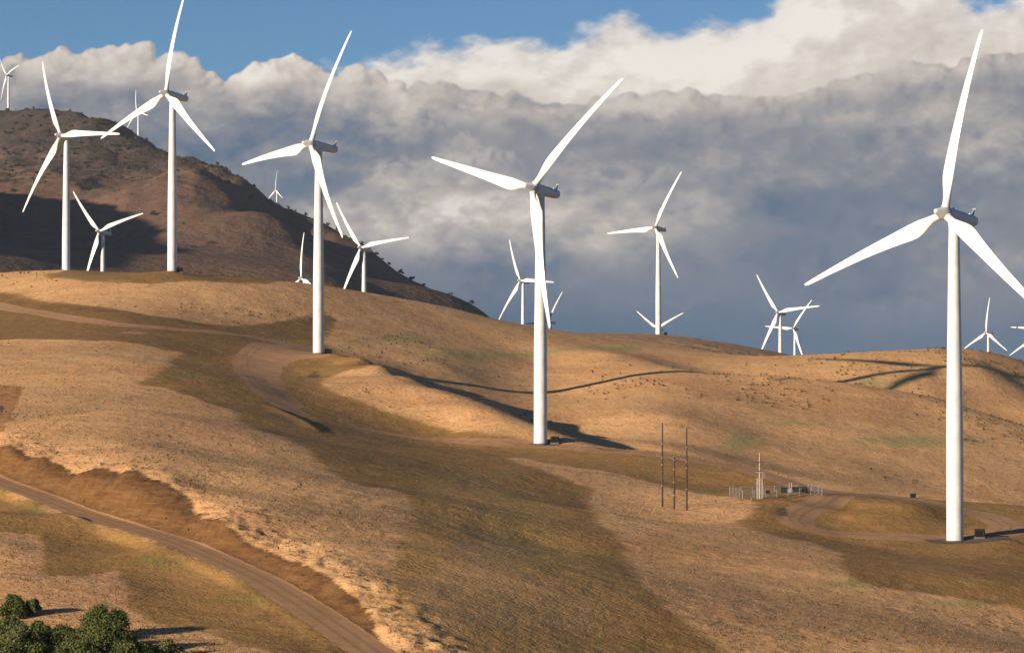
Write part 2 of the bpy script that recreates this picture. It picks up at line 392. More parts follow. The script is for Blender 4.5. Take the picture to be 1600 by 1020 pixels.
def simple(name, col, rough=.6, metal=0., var=.12, scale=3., bump=0., bscale=20., spec=.4):
    m, t, b = material(name); p = t.node('ShaderNodeTexCoord').outputs['Object']
    n = t.noise(p, scale, 4, .6)
    lo = tuple(max(c * (1 - var), 0) for c in col); hi = tuple(min(c * (1 + var), 1) for c in col)
    t.put(b.inputs['Base Color'], t.mix(n, lo, hi)); b.inputs['Roughness'].default_value = rough; b.inputs['Metallic'].default_value = metal
    b.inputs['Specular IOR Level'].default_value = spec
    if bump: t.put(b.inputs['Normal'], t.bump(t.noise(p, bscale, 3, .6), bump, .02))
    return m
M = {}
def white_paint():
    m, t, b = material('white_tower_paint'); p = t.node('ShaderNodeTexCoord').outputs['Object']
    # faint vertical rain streaks and patches of grime
    sv = t.vec('MULTIPLY', p, (2.5, 2.5, .12)); st = t.noise(sv, 1., 4, .6)
    g = t.noise(p, .35, 3, .55)
    k = t.math('ADD', t.math('MULTIPLY', st, .5), t.math('MULTIPLY', g, .5))
    t.put(b.inputs['Base Color'], t.mix(t.smooth(k, .35, .7), (.62, .61, .585), (.46, .45, .43)))
    b.inputs['Roughness'].default_value = .38; b.inputs['Specular IOR Level'].default_value = .4
    return m
M['white'] = white_paint()
M['blade'] = simple('blade_gelcoat', (.56, .55, .525), .3, 0, .04, .4)
M['nacelle'] = simple('nacelle_shell', (.62, .63, .64), .4, 0, .06, .8)
M['hub'] = simple('hub_shell', (.47, .465, .455), .4, 0, .05, .8)
M['dark'] = simple('dark_rubber', (.03, .03, .032), .6, 0, .2)
M['steel'] = simple('galvanised_steel', (.24, .243, .247), .55, .4, .15, 4)
M['concrete'] = simple('concrete_plinth', (.10, .080, .062), .9, 0, .2, 2, .4)
M['green_box'] = simple('green_cabinet_paint', (.016, .024, .016), .75, 0, .15, 2, spec=.12)
M['green_dark'] = simple('dark_louvre_panel', (.005, .006, .0055), .75, 0, .2, 3, spec=.12)
M['wood_dark'] = simple('creosoted_pole_wood', (.055, .028, .017), .85, 0, .35, 2.5, .5, 12)
M['wood_light'] = simple('weathered_pole_wood', (.40, .24, .14), .85, 0, .3, 2.5, .5, 12)
M['white_plastic'] = simple('white_insulator_glaze', (.27, .262, .25), .4, 0, .06)
M['yellow'] = simple('yellow_guy_guard', (.60, .36, .10), .5, 0, .15)
M['wire'] = simple('weathered_wire', (.30, .27, .24), .6, .3, .1)

def ground_material():
    m, t, b = material('dry_hillside_ground')
    p = t.node('ShaderNodeNewGeometry').outputs['Position']
    n60 = t.noise(p, 1 / 60, 4, .55); n14 = t.noise(p, 1 / 14, 4, .6); n4 = t.noise(p, 1 / 3.6, 4, .62); n1 = t.noise(p, 1 / 1.1, 3, .65); n03 = t.noise(p, 1 / .35, 2, .6)
    wob = t.math('ADD', t.math('ADD', t.math('MULTIPLY', t.math('SUBTRACT', n14, .5), .55), t.math('MULTIPLY', t.math('SUBTRACT', n4, .5), .5)), t.math('MULTIPLY', t.math('SUBTRACT', n1, .5), .35))
    def mask(name, lo=.42, hi=.58, k=1.0): return t.smooth(t.math('MULTIPLY_ADD', wob, k, t.attr(name)), lo, hi)
    # golden bunch grass: pale straw, ochre and bare reddish soil between tufts
    gold = t.mix(t.smooth(n14, .35, .68), GOLD_A, GOLD_B)
    gold = t.mix(t.math('MULTIPLY', t.smooth(n60, .44, .66), .95), gold, GOLD_C)
    tuft = t.smooth(t.math('ADD', t.math('MULTIPLY', n1, .6), t.math('MULTIPLY', n03, .4)), .42, .62)
    gold = t.mix(t.math('MULTIPLY', tuft, .6), gold, GOLD_D)
    gold = t.mix(t.math('MULTIPLY', t.smooth(n4, .58, .70), .6), gold, (.20, .135, .062))
    band = t.noise(t.vec('MULTIPLY', p, (.035, .13, .30)), 1.0, 5, .62)
    gold = t.mix(t.math('MULTIPLY', t.smooth(band, .50, .68), .40), gold, (.43, .237, .085))
    gold = t.mix(t.math('MULTIPLY', t.math('SUBTRACT', 1.0, t.smooth(band, .34, .47)), .35), gold, (.68, .42, .175))
    patchy = t.smooth(t.noise(p, 1 / 33, 3, .6), .36, .64)
    speck = t.smooth(t.math('ADD', t.math('MULTIPLY', t.noise(p, 1 / .55, 2, .7), .6), t.math('MULTIPLY', n4, .4)), .53, .66)
    gold = t.mix(t.math('MULTIPLY', t.math('MULTIPLY', speck, patchy), .75), gold, (.23, .135, .058))
    gold = t.mix(t.math('MULTIPLY', mask('olive', .3, .75), .8), gold, OLIVE)
    # worked / reseeded ground beside the roads
    mow = t.mix(t.smooth(n14, .36, .66), MOW_A, MOW_B)
    mow = t.mix(t.math('MULTIPLY', t.smooth(n4, .48, .68), .6), mow, MOW_C)
    mow = t.mix(t.math('MULTIPLY', mask('green', .3, .8), .85), mow, MOW_G)
    mow = t.mix(t.math('MULTIPLY', t.smooth(n03, .50, .75), .35), mow, (.26, .17, .085))
    mow = t.mix(t.math('MULTIPLY', mask('pasture', .25, .8), .75), mow, t.mix(t.smooth(n4, .4, .62), (.46, .262, .090), (.33, .196, .060)))
    mow = t.mix(t.math('MULTIPLY', mask('umber', .3, .7), .8), mow, t.mix(t.smooth(n4, .38, .64), (.165, .092, .033), (.215, .122, .045)))
    straw = t.smooth(t.math('ADD', t.math('MULTIPLY', t.attr('straw'), .8), t.math('MULTIPLY', t.noise(t.vec('MULTIPLY', p, (.09, .30, .3)), 1, 5, .65), .55)), .60, .86)
    mow = t.mix(t.math('MULTIPLY', straw, .8), mow, (.36, .215, .09))
    col = t.mix(mask('mown', .36, .64, .9), gold, mow)
    bank = t.mix(t.smooth(n4, .35, .68), (.125, .060, .022), (.088, .040, .0145))
    bank = t.mix(t.math('MULTIPLY', t.smooth(t.noise(t.vec('MULTIPLY', p, (1, 1, .25)), .8, 4, .65), .5, .7), .6), bank, (.15, .082, .034))
    strata = t.noise(t.vec('MULTIPLY', p, (.12, .12, 1.6)), 1.0, 4, .6)
    bank = t.mix(t.math('MULTIPLY', t.smooth(strata, .45, .65), .55), bank, (.175, .092, .036))
    col = t.mix(mask('bank', .36, .60, .9), col, bank)
    col = t.mix(mask('cut', .4, .6, .8), col, t.mix(t.smooth(n4, .4, .62), (.44, .21, .080), (.27, .125, .048)))
    road = t.mix(t.smooth(n4, .35, .7), ROAD_A, ROAD_B)
    road = t.mix(t.math('MULTIPLY', t.smooth(n03, .5, .7), .25), road, (.30, .20, .125))
    rut = t.smooth(t.attr('rut'), .3, .8)
    road = t.mix(t.math('MULTIPLY', rut, .45), road, (.155, .092, .055))
    rm = mask('road', .40, .60, .5); col = t.mix(rm, col, road)
    col = t.mix(mask('gravel', .4, .6, .5), col, (.105, .075, .055))
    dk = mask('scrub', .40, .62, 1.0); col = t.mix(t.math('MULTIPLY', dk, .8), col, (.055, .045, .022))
    t.put(b.inputs['Base Color'], col); b.inputs['Roughness'].default_value = .95; b.inputs['Specular IOR Level'].default_value = .1
    h = t.math('ADD', t.math('ADD', t.math('MULTIPLY', n1, .55), t.math('MULTIPLY', n4, .9)), t.math('MULTIPLY_ADD', n03, .16, -.805))
    calm = t.math('SUBTRACT', 1.0, t.math('MULTIPLY', rm, .8)); h = t.math('MULTIPLY', h, calm)
    t.put(b.inputs['Normal'], t.bump(h, .85, .5))
    return m
GOLD_A = (.60, .328, .142); GOLD_B = (.51, .265, .110); GOLD_C = (.42, .206, .088); GOLD_D = (.65, .400, .185); OLIVE = (.31, .265, .095)
MOW_A = (.290, .157, .050); MOW_B = (.232, .127, .038); MOW_C = (.350, .200, .070); MOW_G = (.205, .168, .042)
ROAD_A = (.365, .204, .098); ROAD_B = (.305, .168, .078)
M['ground'] = ground_material()
def mountain_material():
    m, t, b = material('brown_mountain_ground')
    g = t.node('ShaderNodeNewGeometry'); p = g.outputs['Position']
    n4 = t.noise(p, 1 / 420, 4, .55); n3 = t.noise(t.vec('MULTIPLY', p, (1.6, .7, 1)), 1 / 120, 6, .65); n2 = t.noise(p, 1 / 38, 4, .65); n1 = t.noise(p, 1 / 11, 3, .65)
    col = t.mix(t.smooth(n3, .36, .66), (.125, .073, .046), (.095, .056, .036))
    col = t.mix(t.math('MULTIPLY', t.smooth(n2, .5, .68), .5), col, (.155, .094, .058))
    rk = t.math('ADD', t.attr('rocky'), t.math('MULTIPLY', t.math('SUBTRACT', n3, .5), 1.6))
    scree = t.math('MULTIPLY', t.smooth(t.math('ADD', rk, t.math('MULTIPLY', t.math('SUBTRACT', n2, .5), 1.0)),   .44, .68), .85)
    col = t.mix(scree, col, (.060, .040, .036))
    scr = t.math('MULTIPLY', t.smooth(t.math('ADD', t.math('MULTIPLY', t.attr('rocky'), .19), t.math('MULTIPLY', t.math('ADD', n2, n1), .5)), .61, .67), .85)
    col = t.mix(scr, col, (.036, .031, .021))
    gold = t.mix(t.smooth(n2, .4, .65), (.36, .215, .105), (.27, .155, .075))
    col = t.mix(t.smooth(t.attr('golden'), .3, .7), col, gold)
    t.put(b.inputs['Base Color'], col); b.inputs['Roughness'].default_value = .95; b.inputs['Specular IOR Level'].default_value = .1
    t.put(b.inputs['Normal'], t.bump(t.math('ADD', t.math('MULTIPLY', n1, .5), n2), .8, 5.0))
    return m
M['mountain'] = mountain_material()
def leaf_mat(name, a, bcol, tr=.25):
    m, t, b = material(name)
    p = t.node('ShaderNodeNewGeometry').outputs['Position']; oi = t.node('ShaderNodeObjectInfo').outputs['Random']
    n = t.noise(p, .9, 3, .6); n2 = t.noise(p, 6., 2, .6)
    col = t.mix(t.smooth(t.math('ADD', t.math('MULTIPLY', n, .6), t.math('MULTIPLY', n2, .4)), .35, .65), a, bcol)
    col = t.mix(t.math('MULTIPLY', oi, .3), col, (.11, .085, .03))
    t.put(b.inputs['Base Color'], col); b.inputs['Roughness'].default_value = .7; b.inputs['Specular IOR Level'].default_value = .2
    tl = t.node('ShaderNodeBsdfTranslucent'); t.put(tl.inputs[0], col)
    mx = t.node('ShaderNodeMixShader'); mx.inputs[0].default_value = tr
    t.l.new(b.outputs[0], mx.inputs[1]); t.l.new(tl.outputs[0], mx.inputs[2]); t.l.new(mx.outputs[0], m.node_tree.nodes['Material Output'].inputs[0])
    return m
M['leaf'] = leaf_mat('oak_leaves', (.046, .068, .014), (.105, .130, .030))
M['leaf_light'] = leaf_mat('pale_shrub_leaves', (.085, .105, .030), (.135, .150, .050))
M['leaf_far'] = leaf_mat('juniper_foliage', (.022, .026, .014), (.045, .046, .022), .1)
M['bark'] = simple('grey_bark', (.12, .09, .065), .9, 0, .3, 4, .5)
M['tuft'] = leaf_mat('dry_grass_blades', (.19, .112, .045), (.26, .165, .075), .2)
M['tuft_dark'] = leaf_mat('dull_sage_leaves', (.060, .048, .022), (.10, .075, .033), .2)
# ---------------------------------------------------------------- land sheets and their ground cover maps
def W(px): return hit(*np.array(px, float).T)[0]
ya = np.concatenate([np.linspace(-150, 396, 80), 400 * np.exp(np.arange(0, math.log(1484 / 400), .0021))])
s = np.linspace(-1, 1, 560)
X = s[None, :] * (0.195 * np.maximum(ya, 330) + 62)[:, None]; Y = np.repeat(ya[:, None], len(s), 1)
Z = zground(X, Y)
me = grid_mesh('ground', X, Y, Z); ground = new_obj('ground', me, M['ground']); tag(ground, kind='structure')
xx, yy = X.ravel(), Y.ravel()
def soft(poly, w=6.0, world=False):
    P = np.asarray(poly) if world else W(poly)
    out = np.zeros(len(xx))
    m = (xx > P[:, 0].min() - w) & (xx < P[:, 0].max() + w) & (yy > P[:, 1].min() - w) & (yy < P[:, 1].max() + w)
    if m.any():
        d, _, _ = seg_dist(xx[m], yy[m], P, True); ins = inside(xx[m], yy[m], P)
        out[m] = np.clip(.5 + np.where(ins, d, -d) / w, 0, 1)
    return out
def stroke(px, half, w=2.6, world=None, sm=5):
    P = smooth_line(W(px), sm) if world is None else world
    m = (xx > P[:, 0].min() - 20) & (xx < P[:, 0].max() + 20) & (yy > P[:, 1].min() - 20) & (yy < P[:, 1].max() + 20)
    out = np.zeros(len(xx)); dd = np.full(len(xx), 99.)
    if m.any():
        d, _, _ = seg_dist(xx[m], yy[m], P); out[m] = np.clip(.5 + (half - d) / w, 0, 1); dd[m] = d
    return out, dd
def blob(px, py, rx, ry, val=1.0):
    c, e, n = W([(px, py), (px + rx, py), (px, py - ry)])
    u = (e - c)[:2]; v = (n - c)[:2]
    D = np.linalg.det(np.array([u, v])); 
    if abs(D) < 1e-6: return np.zeros(len(xx))
    dx, dy = xx - c[0], yy - c[1]
    a = (dx * v[1] - dy * v[0]) / D; b = (dy * u[0] - dx * u[1]) / D
    return val * np.exp(-(a * a + b * b))
def blob0(*a): return blob(*a)
MA = [(-60,454),(0,457),(60,470),(150,479),(230,493),(320,506),(390,509),(430,503),(470,494),(500,489),(525,497),(520,515),(505,535),(530,553),(560,561),(605,572),(570,573),(535,578),(505,590),(505,602),(530,614),(560,626),(596,642),(640,656),(700,669),(760,681),(835,691),(890,699),(960,702),(1030,709),(1100,721),(1170,736),(1290,762),(1400,775),(1480,779),(1600,790),(1700,798),(1700,962),(1600,948),(1540,938),(1450,925),(1370,915),(1330,903),(1310,885),(1315,865),(1270,848),(1220,842),(1180,830),(1150,815),(1180,800),(1180,785),(1150,776),(1090,770),(1030,758),(990,745),(940,735),(870,726),(810,714),(790,715),(830,730),(880,748),(925,765),(915,785),(935,815),(960,840),(985,870),(985,900),(1020,930),(1060,965),(1110,1000),(1140,1030),(760,1030),(700,1000),(650,975),(618,940),(612,900),(625,850),(645,800),(640,785),(610,762),(560,760),(510,735),(490,710),(450,686),(400,670),(370,658),(375,648),(350,635),(310,622),(260,606),(215,600),(262,576),(270,560),(290,550),(255,546),(200,535),(130,533),(60,531),(-60,531)]
MBp = [(65,431),(100,426),(180,424),(260,426),(340,428),(400,432),(470,441),(430,444),(330,440),(230,445),(130,442)]
MC = [(-60,745),(0,765),(60,785),(120,809),(200,834),(270,855),(330,880),(400,913),(460,948),(510,982),(560,1015),(600,1040),(460,1040),(400,1012),(330,992),(260,980),(200,950),(195,910),(180,893),(130,898),(70,900),(66,880),(60,836),(0,830),(-60,830)]
mown = np.maximum.reduce([soft(MA, 15), soft(MBp, 13), soft(MC, 9)])
set_attr(me, 'mown', mown)
set_attr(me, 'umber', np.maximum(soft([(-60,454),(0,456),(60,468),(150,478),(230,492),(320,505),(390,508),(470,492),(520,497),(505,535),(440,530),(400,545),(360,560),(290,550),(255,546),(200,535),(130,533),(60,531),(-60,533)], 30), .6 * soft(MBp, 14)))
set_attr(me, 'pasture', np.clip(blob0(790,850,130,90) + blob0(680,930,90,80) + blob0(900,960,110,70) + .5 * blob0(720,760,80,40) + .5 * blob0(300,900,120,50), 0, 1))
top = [(-60,672),(0,697),(60,715),(130,738),(200,739),(260,757),(290,777),(320,812),(400,855),(470,880),(520,905),(560,938)]
tw = W(top)
low = np.array([(p[0], p[1], p[2]) for p in lroad if p[1] > 440])
# bank = strip between road edge and the lip, in plan
nrm = []
for i in range(len(low)):
    t_ = low[min(i + 1, len(low) - 1)] - low[max(i - 1, 0)]; n_ = np.array([-t_[1], t_[0]]); n_ /= np.hypot(*n_); nrm.append(n_)
edge = low[:, :2] + np.array(nrm) * 3.0
bank_poly = np.concatenate([edge, tw[::-1, :2]])
set_attr(me, 'cut', np.maximum(soft([(-40,597),(0,600),(36,603),(24,636),(14,655),(8,672),(-40,690)], 5), .62 * blob(1325, 812, 25, 12)))
bank = np.maximum(soft(np.c_[bank_poly, np.zeros(len(bank_poly))], 5, True), 0)
bank = np.maximum(bank, blob(235, 423, 30, 5, .9))
bank = np.maximum(bank, .42 * soft([(-60,457),(0,458),(60,471),(150,480),(230,494),(320,507),(400,515),(320,512),(200,500),(100,487),(0,474),(-60,470)], 5))
set_attr(me, 'bank', bank)
road, dl = stroke(None, 3.7, 1.6, world=lroad)
UP = [(-40,474),(0,478),(70,491),(175,505),(280,515),(350,522),(402,529),(437,536),(490,544)]
SP = [(413,540),(390,553),(382,566),(392,590),(415,616),(450,638),(490,654),(560,670),(645,684),(750,691),(832,696),(900,701),(1000,709),(1100,723),(1200,743),(1290,765),(1345,770)]
LOOP = [(1345,770),(1290,783),(1252,800),(1243,816),(1272,830),(1340,837),(1420,840),(1490,841),(1545,837),(1573,824),(1555,810),(1510,797),(1440,781),(1380,772),(1345,770)]
ru, du = stroke(UP, 4.6); rs, ds = stroke(SP, 4.4); rl, dlo = stroke(LOOP, 4.6)
RJ = [(376,563),(388,556),(412,545),(437,538),(500,548),(518,556),(470,560),(442,570),(436,590),(452,615),(478,637),(450,640),(415,618),(395,600)]
rj = soft(RJ, 3)
road = np.maximum.reduce([road, ru, rs, rl, rj]); set_attr(me, 'road', road)
dm = np.minimum.reduce([dl, du, ds, dlo])
set_attr(me, 'rut', np.exp(-((dm - 1.15) / .55) ** 2) * .9)
green = sum(blob(*a) for a in [(800,800,70,50,.8),(850,870,50,40,.6),(720,900,60,30,.4),(290,588,40,6,.9),(230,615,60,4,.3),(460,592,14,10,.7),(640,655,90,6,.5),(120,985,160,34,.8),(280,1005,60,20,.7),(60,800,80,15,.6),(250,880,80,20,.6),(380,940,70,20,.6),
      (280,436,120,4,.5),(1180,790,30,5,.6),(1400,880,80,20,.35),(900,1000,80,20,.4),(120,434,60,4,.6),(760,740,60,10,.4),(1100,768,60,6,.6)])
set_attr(me, 'green', np.clip(green, 0, 1))
olive = sum(blob(*a) for a in [(1430,690,150,13,.8),(620,530,110,12,.7),(720,552,100,10,.6),(880,545,110,6,.6),(1000,535,60,6,.5),(1280,655,110,8,.35),(1375,597,70,13,.7),(1160,692,45,20,.7),(1230,665,70,6,.4),
     (1290,880,70,25,.45),(1500,940,120,10,.6),(1350,912,60,8,.6),(720,650,110,14,.55),(600,640,40,10,.4),(780,675,60,6,.6),(120,560,120,18,.45),(250,645,200,12,.3),(520,790,80,18,.3),(150,880,60,20,.3)])
set_attr(me, 'olive', np.clip(olive, 0, 1))
straw = sum(blob(*a) for a in [(760,870,90,40,.9),(690,950,70,40,.8),(870,960,90,40,.9),(780,930,60,30,.7),(780,760,50,12,.4),(160,920,60,15,.6),(330,990,60,12,.7),(860,820,30,15,.5),(100,860,60,15,.4),(1420,912,10,4,1.2),(210,520,30,3,1.0)])
set_attr(me, 'straw', np.clip(straw, 0, 1))
set_attr(me, 'gravel', np.maximum(blob(1510, 845, 70, 5, 1.2), blob(850, 696, 40, 3, .8)))
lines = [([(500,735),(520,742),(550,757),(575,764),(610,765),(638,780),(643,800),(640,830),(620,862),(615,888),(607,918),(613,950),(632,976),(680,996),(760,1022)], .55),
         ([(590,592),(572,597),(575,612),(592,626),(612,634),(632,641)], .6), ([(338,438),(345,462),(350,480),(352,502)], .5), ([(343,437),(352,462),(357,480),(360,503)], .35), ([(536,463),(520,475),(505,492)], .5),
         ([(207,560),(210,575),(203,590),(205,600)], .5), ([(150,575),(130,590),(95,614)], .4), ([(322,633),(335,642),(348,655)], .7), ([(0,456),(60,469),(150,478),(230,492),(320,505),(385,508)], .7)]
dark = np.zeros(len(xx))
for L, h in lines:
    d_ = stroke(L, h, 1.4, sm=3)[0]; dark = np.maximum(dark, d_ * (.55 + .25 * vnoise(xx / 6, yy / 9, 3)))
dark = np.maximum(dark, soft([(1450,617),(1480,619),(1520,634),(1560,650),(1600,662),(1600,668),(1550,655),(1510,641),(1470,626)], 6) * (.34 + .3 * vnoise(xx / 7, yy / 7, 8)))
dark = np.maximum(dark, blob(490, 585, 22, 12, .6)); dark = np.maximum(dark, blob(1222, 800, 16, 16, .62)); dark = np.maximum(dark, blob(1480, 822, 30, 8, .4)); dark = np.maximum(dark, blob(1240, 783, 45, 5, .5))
lip = stroke(None, .55, 1.6, world=smooth_line(tw[:, :3], 4))[0]; dark = np.maximum(dark, lip * .6)  # shadow line under the lip of the cut, painted into the colour
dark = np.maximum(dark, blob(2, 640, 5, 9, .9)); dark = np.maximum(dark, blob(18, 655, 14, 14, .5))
set_attr(me, 'scrub', dark)  # dark cover mask: scrub, cracks, tracks, pocket rim and the painted lip shadow

yf = 1478 * np.exp(np.arange(0, math.log(8200 / 1478), .0026)); sf = np.linspace(-1, 1, 620)
Xf = (-.085 * yf)[:, None] + sf[None, :] * (.30 * yf + 60)[:, None]; Yf = np.repeat(yf[:, None], len(sf), 1)
Zf = zfar(Xf, Yf); Zf[Yf < 1486] -= .35
mf = grid_mesh('mountain', Xf, Yf, Zf); mountain = new_obj('mountain', mf, M['mountain']); tag(mountain, kind='structure')
pf = proj(np.stack([Xf, Yf, Zf], -1).reshape(-1, 3)); xf, yf_, zf_ = Xf.ravel(), Yf.ravel(), Zf.ravel()
set_attr(mf, 'golden', sstep(2700, 2350, yf_) * sstep(-150, -60, xf + 0 * yf_))
rocky = np.clip(sstep(215, 330, zf_) * .75 + .45 * sstep(330, 470, zf_), 0, 1) * sstep(3500, 4200, yf_)
rocky = np.maximum(rocky, .9 * np.exp(-((xf + 500) / 110) ** 2 - ((yf_ - 3150) / 60) ** 2)); 
set_attr(mf, 'rocky', rocky)
# thin evening air over the whole view
HZ = bpy.data.materials.new('evening_air'); HZ.use_nodes = True; hn = HZ.node_tree.nodes; hn.remove(hn['Principled BSDF'])
pv = hn.new('ShaderNodeVolumePrincipled'); pv.inputs['Color'].default_value = (.82, .87, .95, 1); pv.inputs['Density'].default_value = HAZE; pv.inputs['Anisotropy'].default_value = .2
HZ.node_tree.links.new(pv.outputs[0], hn['Material Output'].inputs['Volume'])
tag(MB().box((0, 3500, 199.5), (16600, 15600, 781)).build('haze', HZ), kind='stuff')
# the open plain that carries the land on to the horizon
P_ = MB(); nseg = 64
P_.rings([[(r * math.cos(2 * math.pi * j / nseg), 3500 + r * math.sin(2 * math.pi * j / nseg), zz) for j in range(nseg)] for r, zz in ((1500, -189), (4000, -180), (7600, -176))], cap=False)
P_.add([(1500 * math.cos(2 * math.pi * j / nseg), 3500 + 1500 * math.sin(2 * math.pi * j / nseg), -189) for j in range(nseg)], [tuple(range(nseg))])
tag(P_.build('plain', M['mountain']), kind='structure')
def gz(px, py, far=False):
    """where the sight line through a photo pixel meets the finished ground"""
    Q = hit([px], [py], zf=zground, n=700)[0][0]
    return Vector((Q[0], Q[1], float(zground(np.array([Q[0]]), np.array([Q[1]]))[0])))
def gh(x, y): return float(zground(np.array([x]), np.array([y]))[0])
# ---------------------------------------------------------------- wind turbine
TILT = math.radians(7.5); R_ = 45.6; HUBH = 80.0
AX = Matrix.Rotation(-TILT, 4, 'X')
def blade_mesh():
    st = [(1.35,.95,.95,0,1.0,.5), (2.2,.95,.95,0,1.0,.5), (3.6,1.0,.92,2,.8,.48), (5.2,1.32,.78,7,.45,.40), (7.0,1.75,.62,11,.15,.34), (8.8,1.98,.50,12,0,.30), (10.6,1.96,.43,11,0,.29),
          (14,1.74,.36,8.5,0,.29), (19,1.46,.28,6,0,.29), (25,1.20,.21,4,0,.30), (31,.97,.15,2.4,0,.30), (37,.76,.10,1.2,0,.31), (41.5,.60,.075,.5,0,.31), (44.2,.48,.055,0,0,.33), (45.2,.34,.04,0,0,.36), (45.6,.14,.02,0,0,.45)]
    n = 28; R = []
    for r, hc, ht, tw, circ, piv in st:
        tw = math.radians(tw); ring = []
        yb = -1.25 * math.sin(math.pi * r / R_) * min(1, r / 6) + .2 * (r / R_) ** 2
        for j in range(n):
            a = 2 * math.pi * j / n; c, sn = math.cos(a), math.sin(a)
            # c = +1 leading edge, -1 trailing edge
            xf_ = (c + 1) / 2; th = sn * (math.sqrt(max(xf_, 0)) * 1.05 if c < .6 else 1.0)
            xa = hc * 2 * (xf_ - (1 - piv)); ya = ht * (th * (1 - circ) + sn * circ)
            ring.append((xa * math.cos(tw) + ya * math.sin(tw), -xa * math.sin(tw) + ya * math.cos(tw) + yb, r))
        R.append(ring)
    return MB().rings(R).mesh('blade', True)
def make_turbine():
    t = empty('wind_turbine', (0, 0, 0))
    prof = [(2.16, -3.0), (2.16, .18), (2.06, .22), (2.06, .4), (2.06, 19.9), (2.06, 20), (2.068, 20.03), (2.068, 20.2), (2.06, 20.23), (2.058, 20.4), (2.02, 30), (1.803, 45.8), (1.80, 46), (1.808, 46.03), (1.808, 46.2), (1.797, 46.23), (1.793, 46.4), (1.52, 64), (1.30, 77.2)]
    tw = MB().lathe(prof, 48).build('tower', M['white'], t, True)
    MB().lathe([(2.45, -1.5), (2.45, .10), (2.38, .14)], 40).build('base_ring', M['concrete'], tw, True)
    # nacelle: long drum, flattened below, rounded stern; local frame of the rotor axis
    Mx = Matrix.Translation((0, -OVER, HUBH)) @ AX
    def drum(y, w, h, zc, n=32):
        out = []
        for j in range(n):
            a = 2 * math.pi * j / n; c, sn = math.cos(a), math.sin(a); e = .82
            out.append(Mx @ Vector((w * math.copysign(abs(c) ** e, c), y, zc + h * math.copysign(abs(sn) ** e, sn))))
        return out
    nb = MB().rings([drum(1.15, 1.42, 1.42, 0), drum(1.25, 1.58, 1.60, 0), drum(3.2, 1.62, 1.64, -.02), drum(6, 1.60, 1.58, -.04), drum(9.5, 1.52, 1.46, -.05), drum(11.2, 1.46, 1.38, -.03), drum(11.9, 1.30, 1.2, 0), drum(12.25, .95, .88, .02), drum(12.4, .4, .4, .03)])
    nac = nb.build('nacelle', M['nacelle'], t, True)
    MB().lathe([(1.34, 77.0), (1.42, 77.15), (1.42, 77.75), (1.30, 78.3), (1.2, 79.2)], 32).build('yaw_collar', M['nacelle'], nac, True)
    fin = MB()
    fin.add([Mx @ Vector(p) for p in [(-.05, 10.3, 1.25), (.05, 10.3, 1.25), (.05, 11.75, 1.3), (-.05, 11.75, 1.3), (-.04, 11.5, 3.0), (.04, 11.5, 3.0), (.04, 11.95, 3.0), (-.04, 11.95, 3.0)]],
            [(0, 1, 2, 3), (4, 7, 6, 5), (0, 4, 5, 1), (1, 5, 6, 2), (2, 6, 7, 3), (3, 7, 4, 0)])
    fin.box((0, 11.75, 3.06), (.85, .16, .12), .02, Mx); fin.box((.4, 11.75, 3.22), (.1, .3, .3), .02, Mx); fin.box((-.4, 11.75, 3.2), (.14, .14, .26), .02, Mx)
    fin.build('weather_vane', M['white'], nac)
    MB().box((0, 10.1, 1.5), (.7, .7, .28), .04, Mx).build('roof_hatch', M['nacelle'], nac)
    MB().box((.35, 3.0, 1.72), (.24, .3, .5), .05, Mx).build('beacon', M['dark'], nac)
    for sx in (-1, 1):
        for y in (7.2, 8.6, 10.0):
            MB().box((sx * 1.36, y, .72), (.2, .34, .16), .03, Mx).build('vent', M['dark'], nac)
    hub = MB().lathe([(.62, -3.3), (.78, -2.9), (1.28, -1.5), (1.56, -.75), (1.66, -.1), (1.66, .6), (1.52, 1.0), (1.36, 1.12)], 36, Mx @ Matrix.Rotation(-math.pi / 2, 4, 'X')).build('hub', M['hub'], t, True)
    MB().lathe([(.05, -3.86), (.28, -3.8), (.48, -3.64), (.62, -3.36), (.66, -3.2), (.6, -3.1)], 28, Mx @ Matrix.Rotation(-math.pi / 2, 4, 'X')).build('nose_cap', M['white'], hub, True)
    bm = blade_mesh(); bm.materials.append(M['blade'])
    cm = MB().lathe([(1.02, 1.45), (1.10, 1.5), (1.10, 1.78), (1.02, 1.84)], 28).mesh('root_collar', True); cm.materials.append(M['white'])
    for k in range(3):
        b = new_obj('blade', bm, None, t); new_obj('root_collar', cm, None, b)
    return t
proto = make_turbine(); remember(proto)
